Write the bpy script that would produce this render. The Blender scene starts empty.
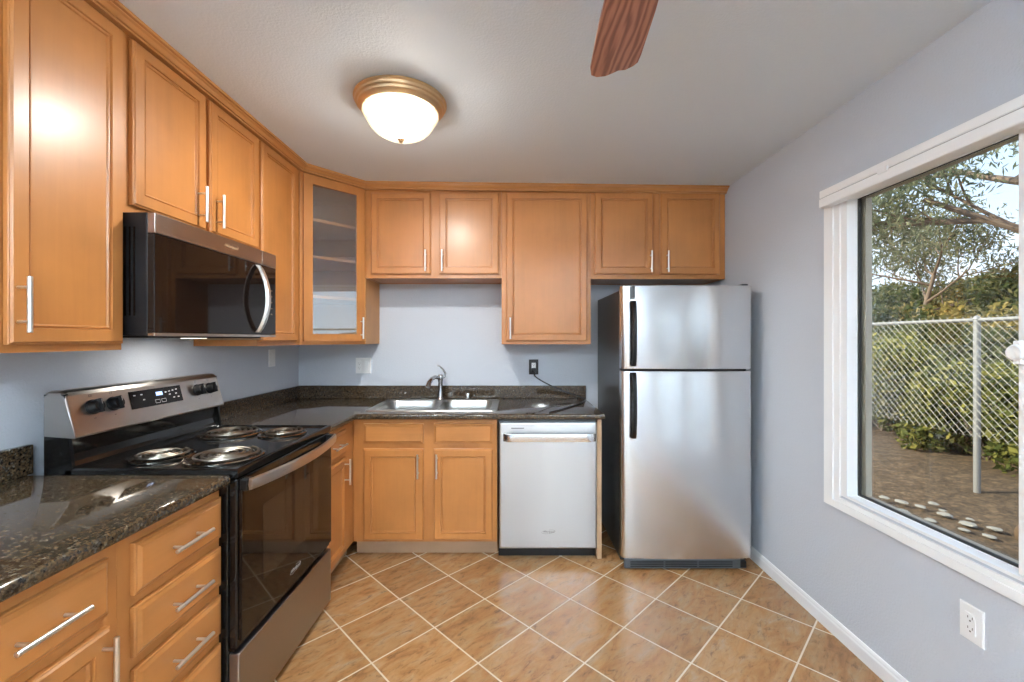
import bpy, bmesh, math, random
import numpy as np
from mathutils import Vector, Matrix
random.seed(7)
C = bpy.context.scene.collection
sc = bpy.context.scene
V = Vector
PI = math.pi
# ------------------------------------------------------------------ camera
H = 1.375                       # camera height
F = 432.0                       # focal length in pixels of the 1024 px wide frame
cam = bpy.data.cameras.new('camera'); camo = bpy.data.objects.new('camera', cam); C.objects.link(camo)
cam.sensor_width = 36.0; cam.lens = 36.0 * F / 1024.0
cam.shift_y = (339.0 - 341.0) / 1024.0
cam.clip_start = 0.02; cam.clip_end = 300
camo.location = (0, 0, H); camo.rotation_euler = (PI/2, 0, 0)
sc.camera = camo
# ------------------------------------------------------------------ colour management
sc.view_settings.view_transform = 'Standard'; sc.view_settings.look = 'None'
sc.view_settings.gamma = 1.0; sc.view_settings.use_curve_mapping = False
sc.view_settings.exposure = 1.06
# ------------------------------------------------------------------ sky
w = bpy.data.worlds.new('sky'); sc.world = w; w.use_nodes = True
nt = w.node_tree; nt.nodes.clear()
tc = nt.nodes.new('ShaderNodeTexCoord'); sp = nt.nodes.new('ShaderNodeSeparateXYZ')
rp = nt.nodes.new('ShaderNodeValToRGB'); nz = nt.nodes.new('ShaderNodeTexNoise'); mx = nt.nodes.new('ShaderNodeMix')
cr = nt.nodes.new('ShaderNodeValToRGB'); bg = nt.nodes.new('ShaderNodeBackground'); ow = nt.nodes.new('ShaderNodeOutputWorld')
nt.links.new(tc.outputs['Generated'], sp.inputs[0]); nt.links.new(sp.outputs['Z'], rp.inputs[0])
rp.color_ramp.elements[0].position = 0.0; rp.color_ramp.elements[0].color = (0.68, 0.82, 0.97, 1)
rp.color_ramp.elements[1].position = 0.75; rp.color_ramp.elements[1].color = (0.25, 0.45, 0.85, 1)
e = rp.color_ramp.elements.new(0.3); e.color = (0.55, 0.72, 0.95, 1)
nz.inputs['Scale'].default_value = 2.2; nz.inputs['Detail'].default_value = 5
nt.links.new(tc.outputs['Generated'], nz.inputs['Vector']); nt.links.new(nz.outputs['Fac'], cr.inputs[0])
cr.color_ramp.elements[0].position = .45; cr.color_ramp.elements[1].position = .62
mx.data_type = 'RGBA'; nt.links.new(cr.outputs['Color'], mx.inputs['Factor'])
nt.links.new(rp.outputs['Color'], mx.inputs['A']); mx.inputs['B'].default_value = (0.95, 0.96, 1, 1)
nt.links.new(mx.outputs['Result'], bg.inputs['Color']); bg.inputs['Strength'].default_value = .9
nt.links.new(bg.outputs[0], ow.inputs[0])
# ------------------------------------------------------------------ sun (over the roof, from the house side)
def light(name, kind, loc, energy, color=(1, 1, 1), **k):
    l = bpy.data.lights.new(name, kind); o = bpy.data.objects.new(name, l); C.objects.link(o)
    o.location = loc; l.energy = energy; l.color = color
    for a, b in k.items(): setattr(l, a, b)
    return o
sun = light('sun', 'SUN', (0, 0, 20), 4.5, (1.0, 0.88, 0.66), angle=0.01)
sun.rotation_euler = V((0.86, -0.18, -0.56)).to_track_quat('-Z', 'Y').to_euler()
WIN_PORTAL = 0
# room key numbers
XL, XR, YB, YF, ZC = -1.67, 1.505, 3.38, -3.6, 2.45
DOOR_R = (-0.85, 1.35)          # glass door opening in the wall behind the camera
WY0, WY1, WZ0, WZ1 = -0.15, 1.985, 0.66, 2.03   # window opening in the right wall

# ------------------------------------------------------------------ helpers
def newbm(): return bmesh.new()
class Fr:                        # local frame: a along u, b along v, c along n
    def __init__(s, o, u, n, v=(0, 0, 1)): s.o = V(o); s.u = V(u).normalized(); s.n = V(n).normalized(); s.v = V(v).normalized()
    def p(s, a, b, c=0.0): return s.o + s.u*a + s.v*b + s.n*c
W = Fr((0, 0, 0), (1, 0, 0), (0, 0, 1), (0, 1, 0))
def fix(bm):
    bmesh.ops.recalc_face_normals(bm, faces=bm.faces)
def box(bm, lo, hi, fr=None, bev=0.0, seg=2):
    P = (lambda x, y, z: V((x, y, z))) if fr is None else fr.p
    vs = [bm.verts.new(P(x, y, z)) for x in (lo[0], hi[0]) for y in (lo[1], hi[1]) for z in (lo[2], hi[2])]
    fs = [bm.faces.new([vs[i] for i in q]) for q in ((0, 1, 3, 2), (4, 6, 7, 5), (0, 4, 5, 1), (2, 3, 7, 6), (0, 2, 6, 4), (1, 5, 7, 3))]
    if bev:
        es = list({e for f in fs for e in f.edges})
        bmesh.ops.bevel(bm, geom=es, offset=bev, segments=seg, profile=0.5, affect='EDGES')
    return bm
def rings(bm, fr, a0, a1, b0, b1, prof, cap_back=True):
    """nested rectangles: prof = [(inset, height), ...] lofted and closed"""
    prev = None; first = None
    for ins, c in prof:
        r = [bm.verts.new(fr.p(a, b, c)) for a, b in ((a0+ins, b0+ins), (a1-ins, b0+ins), (a1-ins, b1-ins), (a0+ins, b1-ins))]
        if prev:
            for i in range(4): bm.faces.new((prev[i], prev[(i+1) % 4], r[(i+1) % 4], r[i]))
        else: first = r
        prev = r
    bm.faces.new(prev)
    if cap_back: bm.faces.new(first[::-1])
    return bm
def loft(bm, loops, cap0=True, cap1=True, closed=True):
    vs = [[bm.verts.new(p) for p in l] for l in loops]
    n = len(vs[0])
    for A, B in zip(vs, vs[1:]):
        for i in range(n if closed else n-1): bm.faces.new((A[i], A[(i+1) % n], B[(i+1) % n], B[i]))
    if cap0: bm.faces.new(vs[0][::-1])
    if cap1: bm.faces.new(vs[-1])
    return vs
def tube(bm, pts, r, seg=12, flat=1.0, up=None):
    pts = [V(p) for p in pts]; n = len(pts)
    rr = r if isinstance(r, (list, tuple)) else [r]*n
    t0 = (pts[1]-pts[0]).normalized()
    x = (up and V(up)) or (V((0, 0, 1)) if abs(t0.z) < .9 else V((1, 0, 0)))
    loops = []
    for i, p in enumerate(pts):
        t = (pts[min(i+1, n-1)] - pts[max(i-1, 0)]).normalized()
        x = (x - t*x.dot(t)).normalized(); y = t.cross(x)
        loops.append([p + (x*math.cos(a) + y*math.sin(a)*flat)*rr[i] for a in [2*PI*k/seg for k in range(seg)]])
    loft(bm, loops); return bm
def lathe(bm, c, prof, seg=48, fr=None, caps=(False, False)):
    """prof = [(radius, height)] around the frame's n axis"""
    fr = fr or Fr(c, (1, 0, 0), (0, 0, 1), (0, 1, 0))
    loops = [[fr.p(r*math.cos(2*PI*k/seg), r*math.sin(2*PI*k/seg), h) for k in range(seg)] for r, h in prof]
    loft(bm, loops, *caps); return bm
def prism(bm, poly, axis_pts):
    """poly: list of points; axis_pts: offset vectors start, end"""
    loft(bm, [[V(p)+V(axis_pts[0]) for p in poly], [V(p)+V(axis_pts[1]) for p in poly]]); return bm
def cells(bm, fr, As, Bs, inside, c0, c1, bev=0, pred=None, seg=3):
    """solid plate from grid cells kept where inside(a,b)"""
    vt = {}
    def g(i, j, k):
        if (i, j, k) not in vt: vt[(i, j, k)] = bm.verts.new(fr.p(As[i], Bs[j], c1 if k else c0))
        return vt[(i, j, k)]
    na, nb = len(As)-1, len(Bs)-1
    keep = {(i, j) for i in range(na) for j in range(nb) if inside((As[i]+As[i+1])/2, (Bs[j]+Bs[j+1])/2)}
    for i, j in keep:
        bm.faces.new((g(i, j, 1), g(i+1, j, 1), g(i+1, j+1, 1), g(i, j+1, 1)))
        bm.faces.new((g(i, j, 0), g(i, j+1, 0), g(i+1, j+1, 0), g(i+1, j, 0)))
        for di, dj, q in ((-1, 0, ((i, j), (i, j+1))), (1, 0, ((i+1, j), (i+1, j+1))), (0, -1, ((i, j), (i+1, j))), (0, 1, ((i, j+1), (i+1, j+1)))):
            if (i+di, j+dj) not in keep:
                (a, b), (c, d) = q
                bm.faces.new((g(a, b, 0), g(c, d, 0), g(c, d, 1), g(a, b, 1)))
    fix(bm)
    bmesh.ops.dissolve_limit(bm, angle_limit=0.02, verts=bm.verts, edges=bm.edges)
    if bev:
        es = [e for e in bm.edges if len(e.link_faces) == 2 and e.calc_face_angle(0) > 1 and pred((e.verts[0].co+e.verts[1].co)/2, e)]
        bmesh.ops.bevel(bm, geom=es, offset=bev, segments=seg, profile=0.5, affect='EDGES')
    return bm
def plate(bm, fr, a0, a1, b0, b1, holes, c0, c1):
    As = sorted({a0, a1} | {h[0] for h in holes} | {h[1] for h in holes})
    Bs = sorted({b0, b1} | {h[2] for h in holes} | {h[3] for h in holes})
    return cells(bm, fr, As, Bs, lambda a, b: not any(h[0] < a < h[1] and h[2] < b < h[3] for h in holes), c0, c1)
def wpos(o):
    p = V((0, 0, 0))
    while o: p = p + o.location; o = o.parent
    return p
def obj(name, bm, mat, parent=None, smooth=False, loc=None, label=None):
    """links bm (given in world coordinates) as one mesh; its origin sits at its own centre"""
    if not smooth or smooth == 'auto': fix(bm)
    me = bpy.data.meshes.new(name)
    if bm.verts:
        lo = V([min(v.co[i] for v in bm.verts) for i in range(3)]); hi = V([max(v.co[i] for v in bm.verts) for i in range(3)])
        c = (lo+hi)/2 if loc is None else V(loc)
        if parent is None and loc is None: c.z = lo.z
    else: c = V((0, 0, 0))
    bmesh.ops.translate(bm, verts=bm.verts, vec=-c)
    if smooth: fix(bm)
    bm.to_mesh(me); bm.free()
    if smooth:
        for p in me.polygons: p.use_smooth = True
        try: me.set_sharp_from_angle(angle=math.radians(38))
        except Exception: pass
    me.materials.append(mat)
    o = bpy.data.objects.new(name, me); C.objects.link(o)
    if parent is not None:
        o.parent = parent; o.location = c - wpos(parent)
    else: o.location = c
    if label: o['label'] = label
    return o
def thing(name, label, cat, loc, group=None):
    o = bpy.data.objects.new(name, None); C.objects.link(o); o.location = loc; o.empty_display_size = .1
    o['label'] = label; o['category'] = cat
    if group: o['group'] = group
    return o
def tag(o, label, cat, group=None, kind=None):
    o['label'] = label; o['category'] = cat
    if group: o['group'] = group
    if kind: o['kind'] = kind
    return o
def struct(name, bm, mat, parent=None, smooth=False):
    o = obj(name, bm, mat, parent, smooth)
    if parent is None: o['kind'] = 'structure'
    return o

# ------------------------------------------------------------------ materials
def mat(name, col=(.8, .8, .8), rough=.5, metal=0.0, **k):
    m = bpy.data.materials.new(name); m.use_nodes = True
    b = m.node_tree.nodes['Principled BSDF']
    b.inputs['Base Color'].default_value = (*col, 1); b.inputs['Roughness'].default_value = rough; b.inputs['Metallic'].default_value = metal
    for a, v in k.items(): b.inputs[a].default_value = v
    return m
def N(m, t, **k):
    n = m.node_tree.nodes.new(t)
    for a, v in k.items():
        if a in n.inputs: n.inputs[a].default_value = v
        else: setattr(n, a, v)
    return n
def L(m, a, b): m.node_tree.links.new(a, b)
def B(m): return m.node_tree.nodes['Principled BSDF']
def ramp(m, src, stops):
    r = N(m, 'ShaderNodeValToRGB'); el = r.color_ramp.elements
    el[0].position, el[0].color = stops[0][0], (*stops[0][1], 1)
    el[1].position, el[1].color = stops[-1][0], (*stops[-1][1], 1)
    for p, c in stops[1:-1]:
        e = el.new(p); e.color = (*c, 1)
    L(m, src, r.inputs[0]); return r
def coords(m, scale=(1, 1, 1), rand=True, rot=(0, 0, 0)):
    t = N(m, 'ShaderNodeTexCoord'); mp = N(m, 'ShaderNodeMapping')
    mp.inputs['Scale'].default_value = scale; mp.inputs['Rotation'].default_value = rot
    L(m, t.outputs['Object'], mp.inputs['Vector'])
    if rand:
        oi = N(m, 'ShaderNodeObjectInfo'); mu = N(m, 'ShaderNodeMath', operation='MULTIPLY'); mu.inputs[1].default_value = 37.0
        L(m, oi.outputs['Random'], mu.inputs[0]); L(m, mu.outputs[0], mp.inputs['Location'])
    return mp.outputs['Vector']
def bump(m, src, strength=.1, dist=.01):
    b = N(m, 'ShaderNodeBump'); b.inputs['Strength'].default_value = strength; b.inputs['Distance'].default_value = dist
    L(m, src, b.inputs['Height']); L(m, b.outputs[0], B(m).inputs['Normal']); return b
def wood(name, scale, base=(.52, .235, .075), rough=.36, coat=.16, var=.14):
    m = mat(name, base, rough); b = B(m)
    v = coords(m, scale)
    n1 = N(m, 'ShaderNodeTexNoise', Scale=1.0, Detail=6.0, Roughness=.6, Distortion=.4); L(m, v, n1.inputs['Vector'])
    v2 = coords(m, (3.5, 3.5, 3.5))
    n2 = N(m, 'ShaderNodeTexNoise', Scale=1.0, Detail=4.0, Roughness=.55); L(m, v2, n2.inputs['Vector'])
    mxn = N(m, 'ShaderNodeMath', operation='MULTIPLY_ADD'); mxn.inputs[1].default_value = .28
    L(m, n1.outputs['Fac'], mxn.inputs[0])
    m2 = N(m, 'ShaderNodeMath', operation='MULTIPLY'); m2.inputs[1].default_value = .72; L(m, n2.outputs['Fac'], m2.inputs[0]); L(m, m2.outputs[0], mxn.inputs[2])
    d = [c*(1-var*1.5) for c in base]; l = [min(1, c*(1+var*1.2)) for c in base]
    r = ramp(m, mxn.outputs[0], [(.28, d), (.5, base), (.74, l)])
    L(m, r.outputs[0], b.inputs['Base Color'])
    b.inputs['Coat Weight'].default_value = coat; b.inputs['Coat Roughness'].default_value = .24
    bump(m, n1.outputs['Fac'], .02, .002)
    return m
WOOD = (.455, .180, .047)
woodV = wood('maple_vertical', (38, 38, 2.2), WOOD)
woodH = wood('maple_horizontal', (2.2, 2.2, 45), WOOD)
woodIn = wood('cabinet_interior', (20, 20, 2.2), (.52, .25, .085), .45, .05)
woodPale = wood('pale_birch_edge', (3, 3, 45), (.50, .33, .19), .5, .0)
woodKick = wood('toe_kick_wood', (3, 3, 30), (.36, .22, .13), .5, .0)
woodCrown = wood('crown_wood', (3, 3, 40), (.50, .225, .07), .32, .3)
def texture_wall(name, col, s=150, st=.25):
    m = mat(name, col, .62)
    v = coords(m, (1, 1, 1), False)
    n = N(m, 'ShaderNodeTexNoise', Scale=float(s), Detail=3.0, Roughness=.5); L(m, v, n.inputs['Vector'])
    r = ramp(m, n.outputs['Fac'], [(.40, (0, 0, 0)), (.62, (1, 1, 1))]); bump(m, r.outputs[0], st, .003)
    return m
wallM = texture_wall('painted_wall_blue_grey', (.556, .588, .648), 120, .22)
ceilM = texture_wall('ceiling_orange_peel', (.71, .785, .865), 110, .2)
white = mat('white_vinyl', (.88, .89, .90), .35)
whiteT = mat('white_trim_paint', (.86, .87, .89), .35)
plast = mat('white_plastic', (.85, .86, .87), .3)
dark = mat('dark_slot', (.02, .02, .02), .6)
black = mat('black_enamel', (.006, .006, .006), .10, 0, **{'Specular IOR Level': .45})
blackP = mat('black_plastic', (.006, .006, .007), .28, 0, **{'Specular IOR Level': .35})
blackM = mat('black_rough', (.008, .008, .009), .40, 0, **{'Specular IOR Level': .25})
glassblk = mat('black_glass', (.006, .004, .0035), .04, 0, **{'Specular IOR Level': .32})
ovenwin = mat('oven_window_glass', (.030, .018, .012), .04, 0, **{'Specular IOR Level': .40})
def steel(name, col=(.58, .57, .56), rough=.24, aniso=.75, rot=0.0, vert=False, axis='Z', streak=.10):
    m = mat(name, col, rough, 1.0); b = B(m)
    b.inputs['Anisotropic'].default_value = aniso; b.inputs['Anisotropic Rotation'].default_value = rot + .25
    t = N(m, 'ShaderNodeTangent'); t.direction_type = 'RADIAL'; t.axis = axis; L(m, t.outputs[0], b.inputs['Tangent'])
    v = coords(m, (4, 4, 900) if not vert else (600, 600, 3), True)
    n = N(m, 'ShaderNodeTexNoise', Scale=1.0, Detail=2.0); L(m, v, n.inputs['Vector'])
    mr = N(m, 'ShaderNodeMapRange'); mr.inputs['To Min'].default_value = rough-streak/2; mr.inputs['To Max'].default_value = rough+streak/2
    L(m, n.outputs['Fac'], mr.inputs['Value']); L(m, mr.outputs[0], b.inputs['Roughness'])
    return m
steelF = steel('fridge_steel', (.70, .71, .72), .26, .90, 0.0, streak=.03)
steelD = steel('dishwasher_steel', (.58, .60, .62), .30, .8, 0.0, streak=.03)
steelR = steel('range_steel', (.50, .465, .43), .30, .5, 0.0)
steelDr = steel('range_drawer_steel', (.36, .345, .33), .34, .5, 0.0)
steelMW = steel('microwave_steel', (.33, .29, .265), .30, .4, 0.0)
steelS = mat('sink_steel', (.50, .49, .47), .30, 1.0)
nickel = mat('brushed_nickel', (.74, .73, .71), .32, 1.0)
chrome = mat('chrome', (.70, .70, .70), .08, 1.0)
chromeF = mat('faucet_steel', (.42, .42, .43), .18, 1.0)
coilM = mat('coil_element', (.30, .26, .21), .30, 1.0)
drip = mat('drip_pan_chrome', (.62, .58, .52), .12, 1.0)
panM = mat('shaded_drip_pan', (.02, .017, .014), .3, .6)
brass = mat('antique_gold_metal', (.66, .46, .26), .38, .8)
fridgeSide = mat('fridge_side_paint', (.028, .025, .024), .28, 0, **{'Specular IOR Level': .4})
greyP = mat('dark_grey_plastic', (.07, .075, .08), .4)
logoM = mat('silver_print', (.60, .60, .60), .3, .5)
logoD = mat('grey_print', (.10, .10, .11), .4)
logoG = mat('champagne_print', (.55, .42, .28), .3, .6)
printM = mat('white_print', (.55, .55, .55), .5)
lcd = mat('blue_display', (.05, .1, .2), .3, 0, **{'Emission Color': (.35, .55, 1, 1), 'Emission Strength': .9})
# granite
gr = mat('granite', (.1, .08, .06), .06, 0, **{'Specular IOR Level': .65})
gv = coords(gr, (1, 1, 1), False)
v1 = N(gr, 'ShaderNodeTexVoronoi', Scale=200.0); L(gr, gv, v1.inputs['Vector'])
n1 = N(gr, 'ShaderNodeTexNoise', Scale=95.0, Detail=5.0, Roughness=.75); L(gr, gv, n1.inputs['Vector'])
n2 = N(gr, 'ShaderNodeTexNoise', Scale=9.0, Detail=3.0); L(gr, gv, n2.inputs['Vector'])
r1 = ramp(gr, v1.outputs['Color'], [(.0, (.006, .006, .007)), (.32, (.022, .017, .013)), (.52, (.055, .030, .013)), (.70, (.15, .088, .038)), (.80, (.02, .018, .016)), (1., (.30, .28, .24))])
r2 = ramp(gr, n1.outputs['Fac'], [(.40, (.008, .008, .008)), (.52, (.060, .042, .026)), (.63, (.19, .14, .08)), (.77, (.36, .34, .30))])
mg = N(gr, 'ShaderNodeMix', data_type='RGBA'); mg.inputs['Factor'].default_value = .45
L(gr, r1.outputs[0], mg.inputs['A']); L(gr, r2.outputs[0], mg.inputs['B'])
L(gr, mg.outputs['Result'], B(gr).inputs['Base Color'])
# floor tile, laid on the diagonal
tile = mat('floor_tile', (.4, .25, .13), .22)
S = 0.452/math.sqrt(2)
t = N(tile, 'ShaderNodeTexCoord'); mp = N(tile, 'ShaderNodeMapping'); mp.vector_type = 'TEXTURE'
mp.inputs['Location'].default_value = (.3085, 2.285, 0); mp.inputs['Rotation'].default_value = (0, 0, PI/4); mp.inputs['Scale'].default_value = (S, S, S)
geo = N(tile, 'ShaderNodeNewGeometry'); L(tile, geo.outputs['Position'], mp.inputs['Vector'])
def vm(op, a, b=None, val=None):
    n = N(tile, 'ShaderNodeVectorMath', operation=op); L(tile, a, n.inputs[0])
    if b is not None: L(tile, b, n.inputs[1])
    if val is not None: n.inputs[1].default_value = val
    return n.outputs[0]
fl = vm('FLOOR', mp.outputs[0]); fc = vm('FRACTION', mp.outputs[0])
half = vm('SUBTRACT', fc, val=(.5, .5, .5)); ab = vm('ABSOLUTE', half)
sx = N(tile, 'ShaderNodeSeparateXYZ'); L(tile, ab, sx.inputs[0])
mxm = N(tile, 'ShaderNodeMath', operation='MAXIMUM'); L(tile, sx.outputs[0], mxm.inputs[0]); L(tile, sx.outputs[1], mxm.inputs[1])
gm = N(tile, 'ShaderNodeMapRange'); gm.inputs['From Min'].default_value = .4870; gm.inputs['From Max'].default_value = .4925; L(tile, mxm.outputs[0], gm.inputs['Value'])
wn = N(tile, 'ShaderNodeTexWhiteNoise'); wn.noise_dimensions = '2D'; L(tile, fl, wn.inputs['Vector'])
off = vm('SCALE', wn.outputs['Color']); tile.node_tree.nodes[-1].inputs['Scale'].default_value = 9.0
add = vm('ADD', mp.outputs[0], off)
st = vm('MULTIPLY', add, val=(1.0, 2.6, 1))
na = N(tile, 'ShaderNodeTexNoise', Scale=1.5, Detail=7.0, Roughness=.62, Distortion=1.0); L(tile, st, na.inputs['Vector'])
nb = N(tile, 'ShaderNodeTexNoise', Scale=5.0, Detail=8.0, Roughness=.7, Distortion=.8); L(tile, st, nb.inputs['Vector'])
ra = ramp(tile, na.outputs['Fac'], [(.28, (.24, .112, .042)), (.44, (.37, .182, .070)), (.58, (.40, .225, .105)), (.75, (.40, .285, .18))])
rb = ramp(tile, nb.outputs['Fac'], [(.30, (.38, .36, .36)), (.45, (.90, .9, .88)), (.6, (1.02, 1.0, .98)), (.8, (1.12, 1.08, 1.02))])
mm = N(tile, 'ShaderNodeMix', data_type='RGBA', blend_type='MULTIPLY'); mm.inputs['Factor'].default_value = 1.0
L(tile, ra.outputs[0], mm.inputs['A']); L(tile, rb.outputs[0], mm.inputs['B'])
hs = N(tile, 'ShaderNodeHueSaturation'); vr = N(tile, 'ShaderNodeMapRange'); vr.inputs['To Min'].default_value = .86; vr.inputs['To Max'].default_value = 1.12
L(tile, wn.outputs['Value'], vr.inputs['Value']); L(tile, vr.outputs[0], hs.inputs['Value']); L(tile, mm.outputs['Result'], hs.inputs['Color'])
mt = N(tile, 'ShaderNodeMix', data_type='RGBA'); L(tile, gm.outputs[0], mt.inputs['Factor']); L(tile, hs.outputs[0], mt.inputs['A']); mt.inputs['B'].default_value = (.62, .50, .36, 1)
L(tile, mt.outputs['Result'], B(tile).inputs['Base Color'])
rr_ = N(tile, 'ShaderNodeMapRange'); rr_.inputs['To Min'].default_value = .27; rr_.inputs['To Max'].default_value = .7; L(tile, gm.outputs[0], rr_.inputs['Value']); L(tile, rr_.outputs[0], B(tile).inputs['Roughness'])
inv = N(tile, 'ShaderNodeMath', operation='SUBTRACT'); inv.inputs[0].default_value = 1.0; L(tile, gm.outputs[0], inv.inputs[1])
ad2 = N(tile, 'ShaderNodeMath', operation='MULTIPLY_ADD'); ad2.inputs[1].default_value = .12; L(tile, nb.outputs['Fac'], ad2.inputs[0]); L(tile, inv.outputs[0], ad2.inputs[2])
bump(tile, ad2.outputs[0], .3, .002)
# window glass
def glass(name, tint=(1, 1, 1), refl=.035):
    m = bpy.data.materials.new(name); m.use_nodes = True; n = m.node_tree; n.nodes.clear()
    o = n.nodes.new('ShaderNodeOutputMaterial'); tr = n.nodes.new('ShaderNodeBsdfTransparent'); gl = n.nodes.new('ShaderNodeBsdfGlossy')
    mi = n.nodes.new('ShaderNodeMixShader'); lw0 = n.nodes.new('ShaderNodeLayerWeight'); lw0.inputs[0].default_value = .5
    pw = n.nodes.new('ShaderNodeMath'); pw.operation = 'POWER'; pw.inputs[1].default_value = 5.0; n.links.new(lw0.outputs['Facing'], pw.inputs[0])
    lw = n.nodes.new('ShaderNodeMath'); lw.operation = 'MULTIPLY_ADD'; lw.inputs[1].default_value = .92; lw.inputs[2].default_value = refl; n.links.new(pw.outputs[0], lw.inputs[0])
    tr.inputs[0].default_value = (*tint, 1); gl.inputs['Roughness'].default_value = 0.0; gl.inputs[0].default_value = (1, 1, 1, 1)
    n.links.new(lw.outputs[0], mi.inputs[0]); n.links.new(tr.outputs[0], mi.inputs[1]); n.links.new(gl.outputs[0], mi.inputs[2]); n.links.new(mi.outputs[0], o.inputs[0])
    return m
pane = glass('window_glass', (.93, .95, .95))
cabglass = glass('cabinet_glass', (.95, .95, .94), .20)

# ------------------------------------------------------------------ room shell
bm = newbm(); box(bm, (XL-.12, YF-.12, -.12), (XR+.12, YB+.12, 0)); struct('floor', bm, tile)
def ceil(x): return 2.4545 - .0115*x
bm = newbm(); box(bm, (XL-.12, YF-.12, ZC), (XR+.12, YB+.12, ZC+.16))
for v_ in bm.verts:
    v_.co.z += ceil(v_.co.x)-ZC
struct('ceiling', bm, ceilM)
bm = newbm(); box(bm, (XL-.12, YB, 0), (XR+.12, YB+.12, 2.50)); struct('wall_back', bm, wallM)
bm = newbm(); box(bm, (XL-.12, YF, 0), (XL, YB, 2.50)); struct('wall_left', bm, wallM)
frR = Fr((XR, 0, 0), (0, 1, 0), (1, 0, 0))
bm = newbm(); plate(bm, frR, YF, YB, 0, 2.50, [(WY0, WY1, WZ0, WZ1)], 0, .12); struct('wall_right', bm, wallM)
frF = Fr((0, YF, 0), (1, 0, 0), (0, -1, 0))
bm = newbm(); plate(bm, frF, XL-.12, XR+.12, 0, 2.50, [(DOOR_R[0], DOOR_R[1], 0, 2.05)], 0, .12); struct('wall_front', bm, wallM)
# baseboards
def baseboard(name, p0, p1, n):
    p0, p1, n = V(p0), V(p1), V(n)
    pr = [(0, 0), (.012, 0), (.012, .052), (.009, .060), (.009, .066), (.005, .075), (0, .076)]
    bm = newbm(); loft(bm, [[p + n*a + V((0, 0, z)) for a, z in pr] for p in (p0, p1)]); return struct(name, bm, whiteT)
baseboard('baseboard_right', (XR-.0003, YF, 0), (XR-.0003, YB, 0), (-1, 0, 0))
baseboard('baseboard_left', (XL+.0003, YF, 0), (XL+.0003, .68, 0), (1, 0, 0))

# ------------------------------------------------------------------ right window
XG = XR+.055                      # plane of the glass
win = bpy.data.objects.new('window_1', None); C.objects.link(win); win.location = (XR, (WY0+WY1)/2, WZ0); win['kind'] = 'structure'
bm = newbm()                      # stepped casing standing a little proud of the wall
CY0, CY1, CZ0, CZ1 = WY0-.08, 2.063, .598, 2.075
plate(bm, frR, CY0, CY1, CZ0, CZ1, [(CY0+.055, CY1-.055, CZ0+.032, CZ1-.04)], -.016, -.0005)
plate(bm, frR, CY0+.055, CY1-.055, CZ0+.032, CZ1-.04, [(CY0+.09, CY1-.09, CZ0+.052, CZ1-.06)], -.010, -.0005)
obj('window_frame', bm, white, win)
bm = newbm()
plate(bm, frR, WY0+.001, WY1-.001, WZ0+.001, WZ1-.001, [(WY0+.05, 1.936, .672, 2.005)], -.004, .040)
plate(bm, frR, WY0+.001, WY1-.001, WZ0+.001, WZ1-.001, [(WY0+.05, 1.932, .676, 2.001)], .040, .055)
obj('sash_frame', bm, white, win)
bm = newbm(); plate(bm, frR, WY0+.045, 1.934, .674, 2.003, [(WY0+.06, 1.922, .684, 1.9998)], .0402, .050); obj('gasket', bm, dark, win)
tan = mat('tan_outer_frame', (.42, .36, .27), .5)
bm = newbm(); plate(bm, frR, WY0+.02, 1.936, .67, 2.006, [(WY0+.09, 1.908, .678, 2.000)], .058, .085); obj('outer_frame', bm, tan, win)
bm = newbm(); box(bm, (WY0+.05, .675, .052), (1.93, 2.0, .056), frR); obj('window_pane', bm, pane, win)
bm = newbm(); box(bm, (1.225, .677, -.002), (1.283, 2.0, .050), frR, .003); obj('meeting_stile', bm, white, win)
bm = newbm(); lathe(bm, None, [(.001, .028), (.02, .028), (.024, .022), (.024, .0)], 24, Fr((XR-.002, 1.272, 1.335), (0, 1, 0), (-1, 0, 0)), (True, True))
box(bm, (1.262, 1.30, .004), (1.282, 1.37, .020), Fr((XR, 0, 0), (0, 1, 0), (-1, 0, 0)), .003); obj('latch', bm, white, win)
# shade headrail
hr = thing('window_shade_headrail', 'white raised shade headrail mounted along the top of the kitchen window', 'window shade', (XR-.03, 1.2, 1.99))
bm = newbm(); box(bm, (CY0-.01, 2.034, .0165), (2.033, 2.068, .060), Fr((XR, 0, 0), (0, 1, 0), (-1, 0, 0)), .004); obj('headrail', bm, white, hr)
bm = newbm(); box(bm, (CY0-.01, 1.988, .0165), (2.031, 2.030, .064), Fr((XR, 0, 0), (0, 1, 0), (-1, 0, 0)), .005); obj('bottom_rail', bm, white, hr)
bm = newbm(); box(bm, (CY0, 2.0285, .018), (2.028, 2.036, .056), Fr((XR, 0, 0), (0, 1, 0), (-1, 0, 0))); obj('folded_fabric', bm, mat('shade_fabric', (.45, .45, .45), .8), hr)
for y in (1.68, .8):
    bm = newbm(); box(bm, (y-.022, 2.020, .058), (y+.022, 2.044, .068), Fr((XR, 0, 0), (0, 1, 0), (-1, 0, 0)), .003); obj('mounting_clip', bm, plast, hr)
# sliding glass door behind the camera
dr = bpy.data.objects.new('door_1', None); C.objects.link(dr); dr.location = (.55, YF, 0); dr['kind'] = 'structure'
bm = newbm(); x0, x1 = DOOR_R; xm = (x0+x1)/2
plate(bm, frF, x0, x1, 0, 2.05, [(x0+.07, xm-.035, .09, 1.97), (xm+.035, x1-.07, .09, 1.97)], .02, .09); obj('door_frame', bm, white, dr)
bm = newbm(); box(bm, (x0+.065, .085, .05), (xm-.03, 1.975, .055), frF); obj('glass_panel', bm, pane, dr)
bm = newbm(); box(bm, (xm+.03, .085, .05), (x1-.065, 1.975, .055), frF); obj('glass_panel', bm, pane, dr)
bm = newbm(); box(bm, (xm-.02, .95, -.01), (xm+.01, 1.15, .02), frF, .004); obj('door_handle', bm, plast, dr)

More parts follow.
